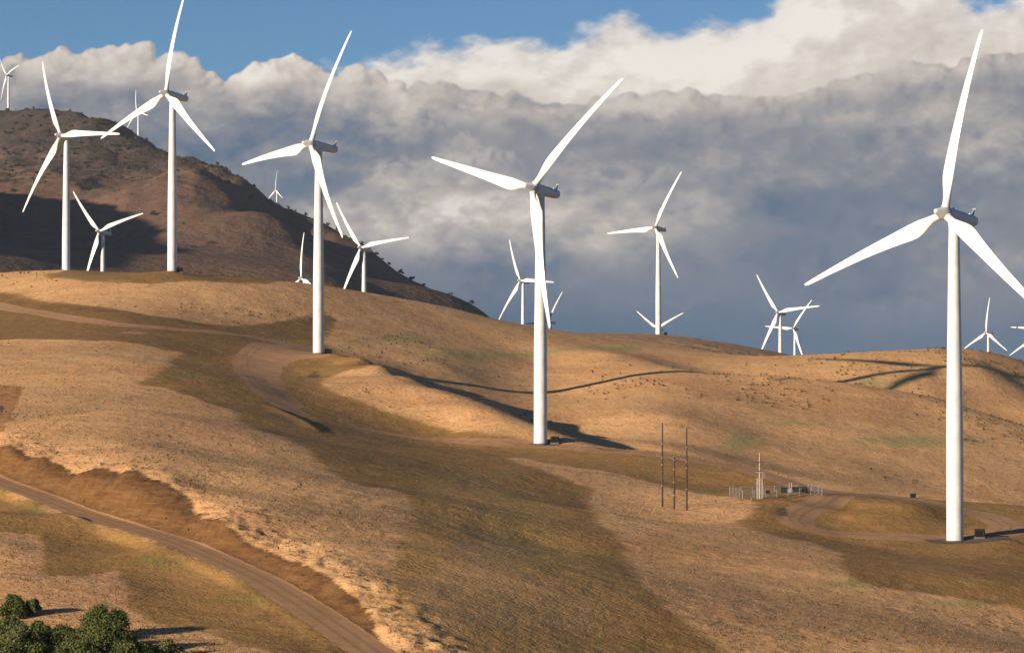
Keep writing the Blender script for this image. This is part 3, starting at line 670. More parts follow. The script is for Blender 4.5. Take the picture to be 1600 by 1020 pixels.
TL = {'T1': 'huge nearest wind turbine standing beside the dirt turning loop at right',
 'T2': 'big wind turbine on the road crest with a shaded hollow right behind its tower base',
 'T3': 'big wind turbine at the dirt road junction, standing where the long dark hollow begins',
 'T4': 'big wind turbine on the mown knoll, its upright blade cut by the photo top',
 'T5': 'leftmost big wind turbine, its foot behind the knoll and one blade level',
 'T6': 'small wind turbine before the shaded mountain, between the two leftmost big towers',
 'T7': 'mid-sized wind turbine standing on the low round hill right of centre',
 'T8': 'small wind turbine at the right end of the mountain, beside a big slanting blade tip',
 'Te': 'sunken wind turbine with only its upright blade and nacelle above the golden skyline',
 'Tg': 'small wind turbine whose level blade passes behind the central big tower',
 'Th': 'far wind turbine hidden by the central big tower, blade tips showing either side',
 'Tj': 'far wind turbine behind the low round hill, two raised blades making a V',
 'Tk': 'taller of the two overlapping far wind turbines above the right grassy hill',
 'Tl': 'shorter of the two overlapping far wind turbines above the right grassy hill',
 'Tm': 'far wind turbine with one blade straight up, right of the nearest big tower',
 'Ta': 'tiny wind turbine on the flat mountain top at the left edge of the photo',
 'Tb': 'tiny wind turbine on the mountain shoulder, crossed by a big slanting blade',
 'Tc': 'tiny pale wind turbine half way down the dark mountain skyline',
 'Tn': 'far wind turbine beyond the right photo edge, only a level blade tip showing',
 'To': 'far wind turbine beyond the right photo edge, only a slanting blade tip showing'}
TURB_O = {}
for i, k in enumerate(TURB):
    cx, cy, cz, yaw, th = TURB[k]
    o = proto if i == 0 else copy_tree(proto)
    x, y = tower_xy(TURB[k])
    if y < 1480: g = gh(x, y)
    else: g = float(zfar(np.array([x]), np.array([y]))[0])
    o.location = (x, y, g); o.rotation_euler = (0, 0, -math.radians(yaw))
    H = cz - g; o['hub_height'] = H
    tag(o, TL[k], 'wind turbine', 'white wind turbines on the hills')
    n = 0
    for c in kids(o):
        nm = c.name.split('.')[0]
        if nm == 'tower': c.scale = (1, 1, H / HUBH)
        elif nm == 'blade':
            c.matrix_basis = Matrix.Translation((0, -OVER, H)) @ AX @ Matrix.Rotation(math.radians(th + 120 * n), 4, 'Y'); n += 1
        else: c.location = (0, 0, H - HUBH)
    del o['hub_height']
    TURB_O[k] = o

# ---------------------------------------------------------------- transformer cabinets at the tower feet
def make_cabinet():
    c = empty('transformer_cabinet', (0, 0, 0))
    MB().box((0, 0, .05), (2.7, 2.1, .5), .03).build('plinth', M['concrete'], c)
    MB().box((0, .1, 1.2), (2.3, 1.6, 1.8), .04).build('housing', M['green_box'], c)
    d = MB().box((-.12, -.74, 1.14), (1.75, .09, 1.5), .02).build('louvre_door', M['green_dark'], c)
    lv = MB()
    for k in range(9): lv.box((-.12, -.795, .52 + k * .155), (1.6, .03, .05))
    lv.build('louvre', M['green_dark'], d)
    MB().box((0, .05, 2.15), (2.5, 1.9, .12), .03).build('lid', M['green_box'], c)
    for sx in (-1, 1):
        f = MB().box((sx * 1.17, .1, 1.2), (.05, 1.3, 1.25))
        for k in range(7): f.box((sx * 1.21, -.4 + k * .17, 1.2), (.10, .05, 1.2))
        f.build('radiator', M['green_dark'], c)
    return c
cab = make_cabinet(); remember(cab)
CL = {'T1': (1530, 845.5, 'dark green transformer cabinet right of the nearest big tower base'), 'T2': (867, 696.5, 'dark green transformer cabinet beside the central tower, against the shaded hollow'),
      'T3': (513, 554.5, 'dark green transformer cabinet at the tower foot by the road junction'), 'T4': (281, 425.5, 'dark green transformer cabinet on the mown knoll under the cut-off turbine'),
      'T7': None}
for i, k in enumerate(CL):
    o = cab if i == 0 else copy_tree(cab)
    tx, ty = tower_xy(TURB[k])
    if CL[k]:
        px, py, lab = CL[k]
        x = (px - 800) / F * (ty + .5); y = ty + .5; g = gh(x, y)
    else:
        lab = 'small black cabinet on the skyline of the low round hill by a tower foot'; y = ty + 1; x = (1040 - 800) / F * y; g = float(zfar(np.array([x]), np.array([y]))[0]) + .2
    o.location = (x, y, g); o.rotation_euler = (0, 0, math.radians(-12 + 4 * i)); tag(o, lab, 'transformer', 'green transformer cabinets beside the turbines')

# ---------------------------------------------------------------- timber poles with guy wires
def px_h(p, npx): return npx * p.y / F
def pole(px, py, top, arm_y, wood, label, guys, r=.22):
    p = gz(px, py); H = px_h(p, py - top); o = empty('utility_pole', p)
    MB().tube([(0, 0, -1.2), (0, 0, H * .5), (0, 0, H)], [r * 1.15, r, r * .72], 12).build('pole_shaft', M[wood], o, True)
    MB().lathe([(r * .9, H - .05), (r * .95, H + .05), (r * .4, H + .22)], 10).build('pole_cap', M['steel'], o)
    ah = px_h(p, py - arm_y)
    a = MB().tube([(-1.45, -.25, ah + .2), (.15, 0, ah)], .055, 6).tube([(-.5, -.1, ah + .1), (0, -.05, ah - .7)], .03, 5).build('crossarm', M['white_plastic'], o)
    ins = MB().lathe([(.06, 0), (.14, .05), (.07, .1), (.14, .16), (.07, .2), (.12, .26), (.04, .32)], 10, Matrix.Translation((-1.42, -.25, ah + .2))); ins.build('insulator', M['white_plastic'], a, True)
    MB().lathe([(.1, 0), (.2, .07), (.1, .14), (.2, .22), (.1, .3)], 10, Matrix.Translation((0, -r - .12, ah - .55))).build('insulator', M['white_plastic'], o, True)
    for k in range(3): MB().lathe([(r * 1.16, H * (.25 + .25 * k)), (r * 1.2, H * (.25 + .25 * k) + .04), (r * 1.2, H * (.25 + .25 * k) + .16), (r * 1.16, H * (.25 + .25 * k) + .2)], 10).build('band', M['steel'], o)
    for gx, gy, hh in guys:
        q = gz(gx, gy) - p; top_ = Vector((0, 0, px_h(p, py - hh))); u = (top_ - q).normalized()
        w = MB().tube([q - u * .4, top_], .013, 5).build('guy_wire', M['wire'], o)
        MB().tube([q + u * .1, q + u * 2.2], [.07, .06], 7).build('guy_guard', M['yellow'], w)
    return tag(o, label, 'utility pole', 'timber poles on the slope')
pole(1035, 792, 661, 713, 'wood_dark', 'leftmost tall dark timber pole of the three, with a white side arm', [(925, 799, 690), (963, 805, 700), (966, 804, 714), (981, 800, 716)])
pole(1053.5, 795, 713, 716, 'wood_dark', 'short dark timber pole standing between the two tall ones', [(999, 801, 717), (1010, 812, 717)])
pole(1073, 797, 667, 719, 'wood_dark', 'rightmost tall dark timber pole of the three, nearest the fenced yard', [(1018, 802, 719), (1100, 785, 716), (1118, 787, 719)])
def riser_pole():
    p = gz(1187, 779); H = px_h(p, 72); o = empty('riser_pole', p)
    MB().tube([(0, 0, -1), (0, 0, H * .5), (0, 0, H)], [.22, .19, .13], 12).build('pole_shaft', M['wood_light'], o, True)
    for z, w, m in ((H * .79, 1.9, 'wood_dark'), (H * .60, 2.1, 'wood_dark'), (H * .573, 2.0, 'white_plastic'), (H * .435, 1.9, 'wood_light')):
        a = MB().box((0, -.22, z), (w, .12, .14), .02).build('crossarm', M[m], o)
        for sx in (-.8, 0.05, .8): MB().lathe([(.05, 0), (.11, .05), (.05, .1), (.11, .15), (.04, .22)], 8, Matrix.Translation((sx, -.22, z + .07))).build('insulator', M['white_plastic' if m != 'wood_dark' else 'dark'], a, True)
    for sx in (-.72, -.48, .42, .78): MB().tube([(sx, -.1, -.5), (sx, -.1, H * .36), (sx * .8, -.1, H * .42)], .085, 8).build('riser_pipe', M['white_plastic'], o, True)
    for sx in (.55, .95): MB().tube([(sx, -.25, H * .57), (sx + .25, -.3, H * .53), (sx + .12, -.28, H * .47)], .04, 6).build('fuse_cutout', M['white_plastic'], o)
    for z in (.12, .22, .32): MB().box((.03, -.1, H * z), (1.8, .06, .08)).build('strap', M['steel'], o)
    for gx, gy, hh in ((1172, 786.5, 735), (1246, 771, 735), (1259, 770.5, 745)):
        q = gz(gx, gy) - p; top_ = Vector((0, 0, px_h(p, 779 - hh))); u = (top_ - q).normalized()
        w = MB().tube([q - u * .4, top_], .02, 5).build('guy_wire', M['wire'], o); MB().tube([q + u * .1, q + u * 2.2], [.07, .06], 7).build('guy_guard', M['yellow'], w)
    return tag(o, 'pale timber pole with crossarms and white riser pipes inside the fenced yard', 'utility pole')
riser_pole()

# ---------------------------------------------------------------- fenced switchgear yard
def fence():
    c = [Vector((x_, y_, gh(x_, y_))) for x_, y_ in ((360 / F * 747, 747), (484 / F * 752, 752))]
    u = (c[1] - c[0]); u.z = 0; L = u.length; u.normalize(); v = Vector((-u.y, u.x, 0)); D = 11.0
    cor = [c[0], c[0] + u * L, c[0] + u * L + v * D, c[0] + v * D]
    o = empty('chain_link_fence', c[0]); o0 = Vector(c[0]); Hh = 2.0
    mesh = MB(); rail = MB(); k = 0
    def gp(p): return Vector((p.x, p.y, gh(p.x, p.y)))
    for i in range(4):
        a, b = cor[i], cor[(i + 1) % 4]; n = max(2, round((b - a).length / 2.9))
        pts = [gp(a + (b - a) * (j / n)) - o0 for j in range(n + 1)]
        for j in range(n):
            p = pts[j]; r = .06 if j == 0 else .042
            MB().tube([p - Vector((0, 0, .4)), p + Vector((0, 0, Hh + .12))], r, 8).build('post', M['steel'], o, True); k += 1
            q = pts[j + 1]; rail.tube([p + Vector((0, 0, Hh)), q + Vector((0, 0, Hh))], .025, 6)
            m_ = int((q - p).length / .24)
            for t in range(m_):
                for dr in (0, 1):
                    f0 = t / m_; f1 = (t + 8) / m_
                    h0, h1 = 0.05, Hh
                    if f1 > 1: h1 = Hh * (1 - f0) / (f1 - f0); f1 = 1
                    A = p + (q - p) * (f0 if not dr else 1 - f0) + Vector((0, 0, h0)); B = p + (q - p) * (f1 if not dr else 1 - f1) + Vector((0, 0, h1))
                    mesh.tube([A, B], .0075, 3, False)
    mesh.build('chain_link_mesh', M['steel'], o); rail.build('top_rail', M['steel'], o)
    return tag(o, 'grey chain-link fence round the small switchgear yard by the road', 'fence')
fence()
def gear(px, py, w, d, h, name, label, cat, mat, lid=True, pads=1, rz=0.):
    p = gz(px, py); o = empty(name, p, rz)
    MB().box((0, 0, -.1), (w + .3, d + .3, .5), .03).build('plinth', M['concrete'], o)
    MB().box((0, 0, .15 + h / 2), (w, d, h), .05).build('housing', M[mat], o)
    MB().box((0, -.03, .15 + h + .04), (w + .12, d + .14, .08), .02).build('lid', M[mat], o)
    n = max(1, round(w / .9))
    for k in range(n):
        x = -w / 2 + (k + .5) * w / n; dd = MB().box((x, -d / 2 - .02, .15 + h * .5), (w / n - .1, .04, h * .84), .01).build('door', M[mat], o)
        MB().box((x + w / n * .3, -d / 2 - .07, .15 + h * .55), (.05, .06, .2), .01).build('handle', M['steel'], dd)
    return tag(o, label, cat)
gear(1225, 770.5, 1.5, 1.2, 1.35, 'switchgear_cabinet', 'left narrow green switchgear cabinet in the fenced yard', 'cabinet', 'green_box')
gear(1234, 770, .85, .8, 1.15, 'meter_box', 'small white meter box between the green cabinets of the yard', 'box', 'white_plastic')
gear(1244.5, 769.5, 2.0, 1.4, 1.25, 'switchgear_cabinet', 'widest dark green switchgear cabinet in the middle of the fenced yard', 'cabinet', 'green_dark')
gear(1257, 769, 1.5, 1.2, 1.3, 'switchgear_cabinet', 'rightmost green switchgear cabinet in the fenced yard', 'cabinet', 'green_box')
gear(1199, 771.5, 1.2, .9, .7, 'junction_box', 'low dark green junction box right of the riser pole', 'box', 'green_dark')
gear(1426.5, 778, 1.3, 1.2, 1.0, 'junction_box', 'lone green junction box beside the road above the turning loop', 'box', 'green_box', rz=.2)
for px, lab in ((1233.4, 'left white vent pipe standing behind the yard cabinets'), (1237.2, 'right white vent pipe standing behind the yard cabinets')):
    p = gz(px, 767.5); o = empty('vent_pipe', p)
    MB().tube([(0, 0, -.3), (0, 0, 2.2)], .11, 10).build('pipe', M['white_plastic'], o, True); MB().lathe([(.13, 2.15), (.16, 2.2), (.16, 2.3), (.05, 2.36)], 10).build('cap', M['white_plastic'], o, True)
    tag(o, lab, 'pipe', 'white vent pipes in the yard')
# ---------------------------------------------------------------- vegetation
def leaf_cloud(centres, radii, n, size, flat=.8, seed=0, fill=.55):
    """many leaf-sized quads spread through clumps"""
    g = np.random.default_rng(seed); cs = np.asarray(centres, float); rs = np.asarray(radii, float)
    w = rs ** 2; w /= w.sum(); k = g.choice(len(cs), n, p=w)
    d = g.normal(size=(n, 3)); d /= np.linalg.norm(d, axis=1)[:, None]
    r = rs[k] * (fill + (1 - fill) * g.random(n) ** .6) * (1 + .22 * g.normal(size=n).clip(-2, 2))
    P = cs[k] + d * r[:, None] * np.array([1, 1, flat])
    nrm = d + .8 * g.normal(size=(n, 3)); nrm /= np.linalg.norm(nrm, axis=1)[:, None]
    a = np.cross(nrm, g.normal(size=(n, 3))); a /= np.linalg.norm(a, axis=1)[:, None]; b = np.cross(nrm, a)
    s = size * (.6 + .8 * g.random(n))[:, None]
    V = np.stack([P - a * s, P - b * s * .55, P + a * s, P + b * s * .55], 1).reshape(-1, 3)
    return V, np.arange(n * 4).reshape(n, 4)
def clumps(rx, ry, h, n, seed, low=.25):
    g = np.random.default_rng(seed); c = []; r = []
    for i in range(n):
        a = g.random() * 2 * math.pi; q = math.sqrt(g.random()); z = h * (low + (1 - low) * (1 - q * q * .75) * (.45 + .55 * g.random()))
        rr = (.27 + .18 * g.random()) * min(rx, ry, h); c.append((rx * q * .85 * math.cos(a), ry * q * .85 * math.sin(a), max(z * 1.12 - rr * .45, rr * .5))); r.append(rr)
    return c, r
def bush(name, loc, rx, ry, h, nl, size, mat, label, cat, seed, group=None, low=.1, nc=24, trunk=None):
    o = empty(name, loc)
    c, r = clumps(rx, ry, h, nc, seed, low)
    V, Fq = leaf_cloud(c, r, nl, size, .85, seed)
    new_obj('foliage', np_mesh('foliage', V, Fq, False), M[mat], o)
    b = MB(); g = random.Random(seed)
    for i in range(0, len(c), 2):
        e = Vector(c[i]); s0 = Vector((e.x * .12, e.y * .12, -.3)); m_ = s0.lerp(e, .5) + Vector((g.uniform(-.2, .2), g.uniform(-.2, .2), .15 * h)) * .6
        b.tube([s0, m_, e], [.09 * h / 3, .06 * h / 3, .02], 6)
    if trunk: b.tube([(0, 0, -.5), (.1, 0, h * .25), (0, .1, h * .5)], [trunk, trunk * .8, trunk * .5], 8)
    b.build('trunk' if trunk else 'stems', M['bark'], o, True)
    return tag(o, label, cat, group)
def gp(px, d): 
    x = (px - 800) / F * d; return (x, d, gh(x, d))
OAK = 'shrubs in the bottom left corner'
def hpx(p, d, ytop): return (600 - ytop) / F * d - p[2]
specs = [ # px, d, top y, half-width px, mat, label
 (165, 450, 938, 36, 'leaf', 'flat-topped dark tree standing above the back of the shrub mass', 'tree'),
 (22, 468, 927, 22, 'leaf', 'low dark bush on the golden slope, left part of a pair', 'bush'),
 (52, 469, 926, 14, 'leaf', 'small dark bush on the golden slope, right part of a pair', 'bush'),
 (14, 446, 962, 44, 'leaf_light', 'pale olive shrub at the left edge behind the dark shrubs', 'shrub'),
 (66, 448, 964, 22, 'leaf', 'small dull shrub between the pale shrub and the flat-topped tree', 'shrub'),
 (35, 434, 980, 48, 'leaf_light', 'pale leafy shrub in front at the left edge of the shrub mass', 'shrub'),
 (92, 438, 974, 44, 'leaf', 'dark rounded shrub left of the middle of the shrub mass', 'shrub'),
 (140, 436, 976, 44, 'leaf', 'dark broad shrub in the middle of the shrub mass', 'shrub'),
 (176, 431, 966, 40, 'leaf', 'dark tree at the right side of the shrub mass casting the long shadow', 'tree'),
 (15, 424, 1000, 44, 'leaf', 'very dark shrub in the extreme bottom left corner', 'shrub'),
 (75, 424, 996, 46, 'leaf', 'dark shrub along the bottom edge left of centre of the mass', 'shrub'),
 (130, 423, 998, 44, 'leaf', 'dark shrub along the bottom edge at the centre of the mass', 'shrub'),
 (200, 424, 996, 40, 'leaf', 'dark shrub along the bottom edge at the right of the mass', 'shrub'),
 (225, 426, 1002, 16, 'leaf', 'small round dark shrub at the right tip of the mass', 'shrub'),
 (262, 428, 996, 26, 'leaf_light', 'bright green low shrub right of the dark mass', 'shrub'),
 (296, 424, 1012, 14, 'leaf_light', 'tiny green shrub next to the long tree shadow', 'shrub'),
 (230, 432, 1000, 22, 'leaf_light', 'small pale shrub behind the right tip of the mass', 'shrub'),
 (55, 442, 970, 40, 'leaf', 'dark low shrub at the back left of the mass', 'shrub'),
 (150, 444, 972, 36, 'leaf_light', 'green shrub under the flat-topped tree', 'shrub'),
 (110, 446, 976, 24, 'leaf_light', 'pale low shrub tucked behind the middle of the mass', 'shrub')]
for i, (px, d, yt, hw, mt, lab, cat) in enumerate(specs):
    p = gp(px, d); h = hpx(p, d, yt) * .86; rx = hw * d / F
    if cat == 'tree':
        bush('oak_tree', p, rx, rx * .9, h, 12000, .18, mt, lab, cat, 100 + i, None, .34, 34, .2)
    else:
        bush('shrub', p, rx, rx * .9, max(h, .8), int(2500 + 900 * rx * rx), .19, mt, lab, cat, 100 + i, OAK)
# junipers on the mountain, one by one
protos = []
for k in range(5):
    g = np.random.default_rng(300 + k); h = 5.5; w = 3.2 + .5 * k
    c, r = clumps(w, w * .9, h, 9, 310 + k, .15)
    V, Fq = leaf_cloud(c, r, 420, .75, .9, 320 + k)
    fo = np_mesh('foliage', V, Fq, False); fo.materials.append(M['leaf_far'])
    tr = MB().tube([(0, 0, -1.5), (.1, 0, 1.5), (0, .1, 3.6)], [.35, .28, .12], 6).mesh('trunk', True); tr.materials.append(M['bark'])
    protos.append((fo, tr))
g = np.random.default_rng(55)
def tree_at(x, y, sc, lab, group):
    fo, tr = protos[g.integers(len(protos))]
    o = empty('juniper_tree', (x, y, float(zfar(np.array([x]), np.array([y]))[0])), g.random() * 6.28)
    o.scale = (sc * (.9 + .3 * g.random()), sc * (.9 + .3 * g.random()), sc * (.75 + .4 * g.random()))
    new_obj('foliage', fo, None, o); new_obj('trunk', tr, None, o); tag(o, lab, 'tree', group)
dd = np.geomspace(2700, 5200, 320)
def hitfar(px, py):
    X_ = (px - 800) / F * dd; zz = zfar(X_, dd); y_ = proj(np.stack([X_, dd, zz], -1))[:, 1]
    b = y_ <= py
    return None if not b.any() else (X_[b.argmax()], dd[b.argmax()])
sky = [(12,177),(42,177),(52,177),(110,180),(128,181),(180,196),(228,222),(258,237),(281,244),(352,274),(372,281),(396,292),(424,309),(450,325),(462,331),(478,341),(497,352),(512,363),(527,374),(540,382),(553,388),(566,396),(574,404),(588,412),(597,418),(607,426),(626,437),(644,447),(662,456),(704,479),(736,490)]
for px, py in sky:
    X_ = (px - 800) / F * dd; zz = zfar(X_, dd); y_ = proj(np.stack([X_, dd, zz], -1))[:, 1]; k = y_.argmin()
    tree_at(X_[k], dd[k] - 8, .5 + .6 * g.random() ** 1.5 * (1 if px < 600 else 1.4), 'small dark juniper breaking the mountain skyline', 'junipers along the mountain skyline')
n = 0; tries = 0
while n < 255 and tries < 6000:
    tries += 1
    px = g.uniform(0, 640); py = g.uniform(182, 400)
    q = hitfar(px, py)
    if q is None: continue
    x, y = q; z_ = float(zbase(np.array([x]), np.array([y]))[0])
    dens = sstep(215, 330, np.array(z_)) * sstep(-.25, .45, fbm(np.array([x / 230]), np.array([y / 420]), 3, 91))[0] + .04
    if g.random() > dens: continue
    tree_at(x, y, .42 + .6 * g.random() ** 1.8, 'small dark juniper on the open brown mountainside', 'junipers scattered on the mountainside'); n += 1
# finer scrub nobody could count
sx = g.uniform(-1300, -20, 16000); sy = g.uniform(2900, 5000, 16000); szb = zbase(sx, sy)
dens = sstep(150, 330, szb) * sstep(-.2, .5, fbm(sx / 190, sy / 260, 3, 92)) + .02
kp = g.random(16000) < dens; sx, sy = sx[kp][:3400], sy[kp][:3400]; szz = zfar(sx, sy); V = []; Fq = []
for cnt in range(len(sx)):
    x, y, z_ = sx[cnt], sy[cnt], szz[cnt]; s_ = g.uniform(.9, 2.3)
    v, f = leaf_cloud([(x, y, z_ + s_ * .3), (x + s_ * .6, y + .3, z_ + s_ * .2)], [s_, s_ * .7], 14, .8, .7, cnt)
    V.append(v); Fq.append(f + 56 * cnt)
tag(new_obj('mountain_scrub', np_mesh('mountain_scrub', np.concatenate(V), np.concatenate(Fq), False), M['leaf_far']), kind='stuff', label='low dark scrub speckling the brown mountainside', cat='scrub')
# bunch grass and sage: upright blades that catch the low sun
def tufts(name, n, mat, lab, test, hgt, blades, seed, spread, grow=0.):
    g = np.random.default_rng(seed)
    yy_ = np.exp(g.uniform(math.log(415), math.log(1420), n * 6)); xx_ = yy_ * g.uniform(-.185, .185, len(yy_))
    keep = test(xx_, yy_, g); xx_, yy_ = xx_[keep][:n], yy_[keep][:n]
    zz_ = zground(xx_, yy_); sz = (.55 + .9 * g.random(len(xx_)) ** 1.5) * hgt * (1 + grow * sstep(880, 1080, yy_))
    a = g.uniform(0, 2 * math.pi, (len(xx_), blades)); ln = sz[:, None] * (.7 + .6 * g.random(a.shape)); lean = spread * g.random(a.shape)
    base = np.stack([xx_, yy_, zz_ - .04], -1)[:, None, :] + np.stack([np.cos(a), np.sin(a), 0 * a], -1) * (.18 * sz[:, None, None])
    tip = base + np.stack([np.cos(a) * lean, np.sin(a) * lean, 1 + 0 * a], -1) * ln[..., None]
    wd = .16 * ln[..., None]; side = np.stack([-np.sin(a + 1), np.cos(a + 1), 0 * a], -1) * wd
    V = np.stack([base - side, base + side, tip + side * .3, tip - side * .3], 2).reshape(-1, 3)
    o = new_obj(name, np_mesh(name, V, np.arange(len(V)).reshape(-1, 4), False), M[mat]); return tag(o, lab, 'grass', None, 'stuff')
# sample the cover maps at any plan position (nearest vertex of the ground sheet)
ly = np.searchsorted(ya, 0) 
def cover(arr, x, y):
    r = np.clip(np.searchsorted(ya, y), 0, len(ya) - 1); wdt = .195 * np.maximum(ya[r], 330) + 62
    c = np.clip(((x / wdt + 1) / 2 * (len(s) - 1)).round().astype(int), 0, len(s) - 1)
    return arr.reshape(len(ya), len(s))[r, c]
def golden_spot(x, y, g): return (cover(mown, x, y) < .4) & (cover(road, x, y) < .05) & (cover(bank, x, y) < .2) & (g.random(len(x)) < .35 + .5 * sstep(-.3, .4, fbm(x / 30, y / 45, 3, 95)))
tufts('bunch_grass', 45000, 'tuft', 'pale dry bunch grass covering the golden slopes', golden_spot, .27, 6, 401, .7)
def sage_spot(x, y, g):
    far = sstep(1000, 1080, y); near = (y < 900)
    f = fbm(x / 26, y / 40, 3, 96)
    return (cover(road, x, y) < .05) & (cover(mown, x, y) < .35) & (g.random(len(x)) < (.10 + .9 * sstep(.1, .7, f)) * (.25 + .75 * far) * sstep(-.25, .35, fbm(x / 70, y / 90, 2, 97)))
tufts('sage_clumps', 8000, 'tuft_dark', 'dull low sage clumps dotting the grass slopes', sage_spot, .34, 9, 402, 1.1, .9)
# ---------------------------------------------------------------- the cloud bank, grown puff by puff on the sky (compass x height map)
CX0, CX1, CY0, CY1, CS = -500., 2100., -360., 640., .8        # window in steps of 1/45 degree-tangent, samples per step
def cloud_map(seed=3):
    g = np.random.default_rng(seed)
    Wd, Hd = int((CX1 - CX0) * CS), int((CY1 - CY0) * CS)
    xs = CX0 + (np.arange(Wd) + .5) / CS; ys = CY0 + (np.arange(Hd) + .5) / CS
    XX, YY = np.meshgrid(xs, ys)
    def blur(a, r):
        r = max(int(round(r * CS)), 1)
        for _ in range(3):
            for ax in (0, 1):
                p = np.pad(a, [(r + 1, r) if k == ax else (0, 0) for k in (0, 1)], mode='edge'); c = np.cumsum(p, axis=ax)
                a = (np.take(c, range(2 * r + 1, c.shape[ax]), axis=ax) - np.take(c, range(0, c.shape[ax] - 2 * r - 1), axis=ax)) / (2 * r + 1)
        return a
    # turbulence used to tear edges and to bend everything
    wx = fbm(XX / 150, YY / 110, 5, 201, .55); wy = fbm(XX / 150 + 40, YY / 110, 5, 211, .55)
    n1 = fbm(XX / 80, YY / 40, 6, 221, .58); n2 = fbm(XX / 26, YY / 15, 5, 231, .6); n0 = fbm(XX / 260, YY / 110, 4, 241, .55)
    sunv = np.array([-.70, .42, .58]); sunv /= np.linalg.norm(sunv)
    def puffs(edge, depth, n_big, rb, gen=3):
        """cauliflower height field: big puffs carry smaller ones on their lit side"""
        Hm = np.full((Hd, Wd), -1e3); E = np.array(edge, float)
        L = []
        ux = g.uniform(max(E[0, 0], CX0), min(E[-1, 0], CX1), n_big); ue = np.interp(ux, E[:, 0], E[:, 1])
        for x, e in zip(ux, ue):
            f = g.random() ** 1.3; r = rb * g.uniform(.55, 1.25); L.append((x, e + r * 1.0 + f * depth, r, f * depth * .55, 0))
        x = max(E[0, 0], CX0)
        while x < min(E[-1, 0], CX1):
            e = np.interp(x, E[:, 0], E[:, 1]); r = rb * g.uniform(.3, .85); L.append((x, e + r * g.uniform(.75, 1.15), r, 0, 0)); x += rb * g.uniform(.2, .6)
        allp = []
        while L:
            x, y, r, z, k = L.pop(); allp.append((x, y, r, z))
            if k < gen:
                for _ in range(7 if k == 0 else 5):
                    a = g.uniform(-.25 * math.pi, 1.25 * math.pi); q = r * g.uniform(.55, .98); rr = r * g.uniform(.24, .52)
                    if rr * CS < 1.5: continue
                    L.append((x + q * math.cos(a), y - q * math.sin(a) * .85, rr, z + math.sqrt(max(r * r - q * q, 0)) * .8, k + 1))
        for x, y, r, z in allp:
            i0, i1 = int((x - r - CX0) * CS), int((x + r - CX0) * CS) + 2; j0, j1 = int((y - r - CY0) * CS), int((y + r - CY0) * CS) + 2
            i0, j0 = max(i0, 0), max(j0, 0); i1, j1 = min(i1, Wd), min(j1, Hd)
            if i1 <= i0 or j1 <= j0: continue
            d2 = r * r - (xs[None, i0:i1] - x) ** 2 - ((ys[j0:j1, None] - y) * 1.35) ** 2
            h = z + np.sqrt(np.maximum(d2, 0)); sub = Hm[j0:j1, i0:i1]
            np.maximum(sub, np.where(d2 > 0, h, -1e3), out=sub)
        return Hm
    def warp(A, amp):
        i = np.clip(((XX + wx * amp - CX0) * CS), 0, Wd - 1).astype(int); j = np.clip(((YY + wy * amp * .7 - CY0) * CS), 0, Hd - 1).astype(int)
        return A[j, i]
    RP = np.array([0, .16, .30, .45, .60, .75, .90, 1.0])
    RC = np.array([(.062, .122, .200), (.090, .152, .240), (.168, .20, .256), (.255, .262, .295), (.395, .372, .360), (.575, .518, .462), (.74, .67, .60), (.88, .82, .74)])
    col = np.zeros((Hd, Wd, 3)); alpha = np.zeros((Hd, Wd))
    def over(L, a):
        nonlocal col, alpha
        L = np.clip(L, 0, 1); c = np.stack([np.interp(L, RP, RC[:, k]) for k in range(3)], -1)
        out = a + alpha * (1 - a); w_ = np.where(out > 1e-6, a / np.maximum(out, 1e-6), 0)[..., None]
        col = col * (1 - w_) + c * w_; alpha = out
    def P(L):
        """broad light and dark masses"""
        acc = np.zeros((Hd, Wd)); X_, Y_ = XX + wx * 30, YY + wy * 18
        for px, py, rx, ry, a in L: acc += a * np.exp(-((X_ - px) / rx) ** 2 - ((Y_ - py) / ry) ** 2)
        return acc
    def ridge_layer(edge, depth, nb, rb, top, bottom, span, relief, soft, amp=10, patches_=None, opacity=1.0, edge_fade=None, rimk=.14):
        Hm = warp(puffs(edge, depth, nb, rb), amp)
        E = np.array(edge, float); dep = YY - np.interp(XX + wx * amp * .6, E[:, 0], E[:, 1])
        cover = (Hm > -500).astype(float); cover = np.maximum(cover, sstep(rb * .35, rb * .9, dep))
        a = sstep(.30, .72, blur(cover, soft) + .16 * n2 + .10 * n1)
        Hf = np.maximum(Hm, np.maximum(dep, -rb) * .5 - rb * .15 + 5 * n1); Hs = blur(Hf, 1.6) * .65 + blur(Hf, 4.5) * .35 + n2 * .9 + n1 * 1.8
        gy_, gx_ = np.gradient(Hs, 1 / CS, 1 / CS); nn = np.sqrt(gx_ ** 2 + gy_ ** 2 + 1.0)
        sh = (-gx_ * sunv[0] + gy_ * sunv[1] + sunv[2]) / nn
        occ = np.clip((blur(Hf, 22) - blur(Hf, 3)) / (rb * .55), -.6, 1.0)
        L = top + (bottom - top) * sstep(0, span, dep) + relief * (blur(sh, .8) - .52) - .11 * occ + .05 * n1 + .05 * n0
        L += rimk * np.exp(-np.maximum(dep, 0) / (rb * .38)) * np.clip(sh * 1.3, 0, 1)
        if patches_: L = L + P(patches_)
        if edge_fade is not None: a = a * edge_fade
        over(L, a * opacity)
    # 1 high bright anvil veil, soft and wispy
    eB = np.array([(-500,500),(200,330),(330,165),(450,120),(560,99),(640,84),(720,62),(800,52),(850,62),(900,48),(960,22),(1000,40),(1050,48),(1100,38),(1150,24),(1195,-4),(1250,-70),(1400,-80),(1470,-30),(1510,2),(1560,6),(1600,-12),(1800,-50),(2100,-60)], float)
    depB = YY - np.interp(XX + wx * 16, eB[:, 0], eB[:, 1]) + n1 * 12 + n2 * 5 + wy * 10
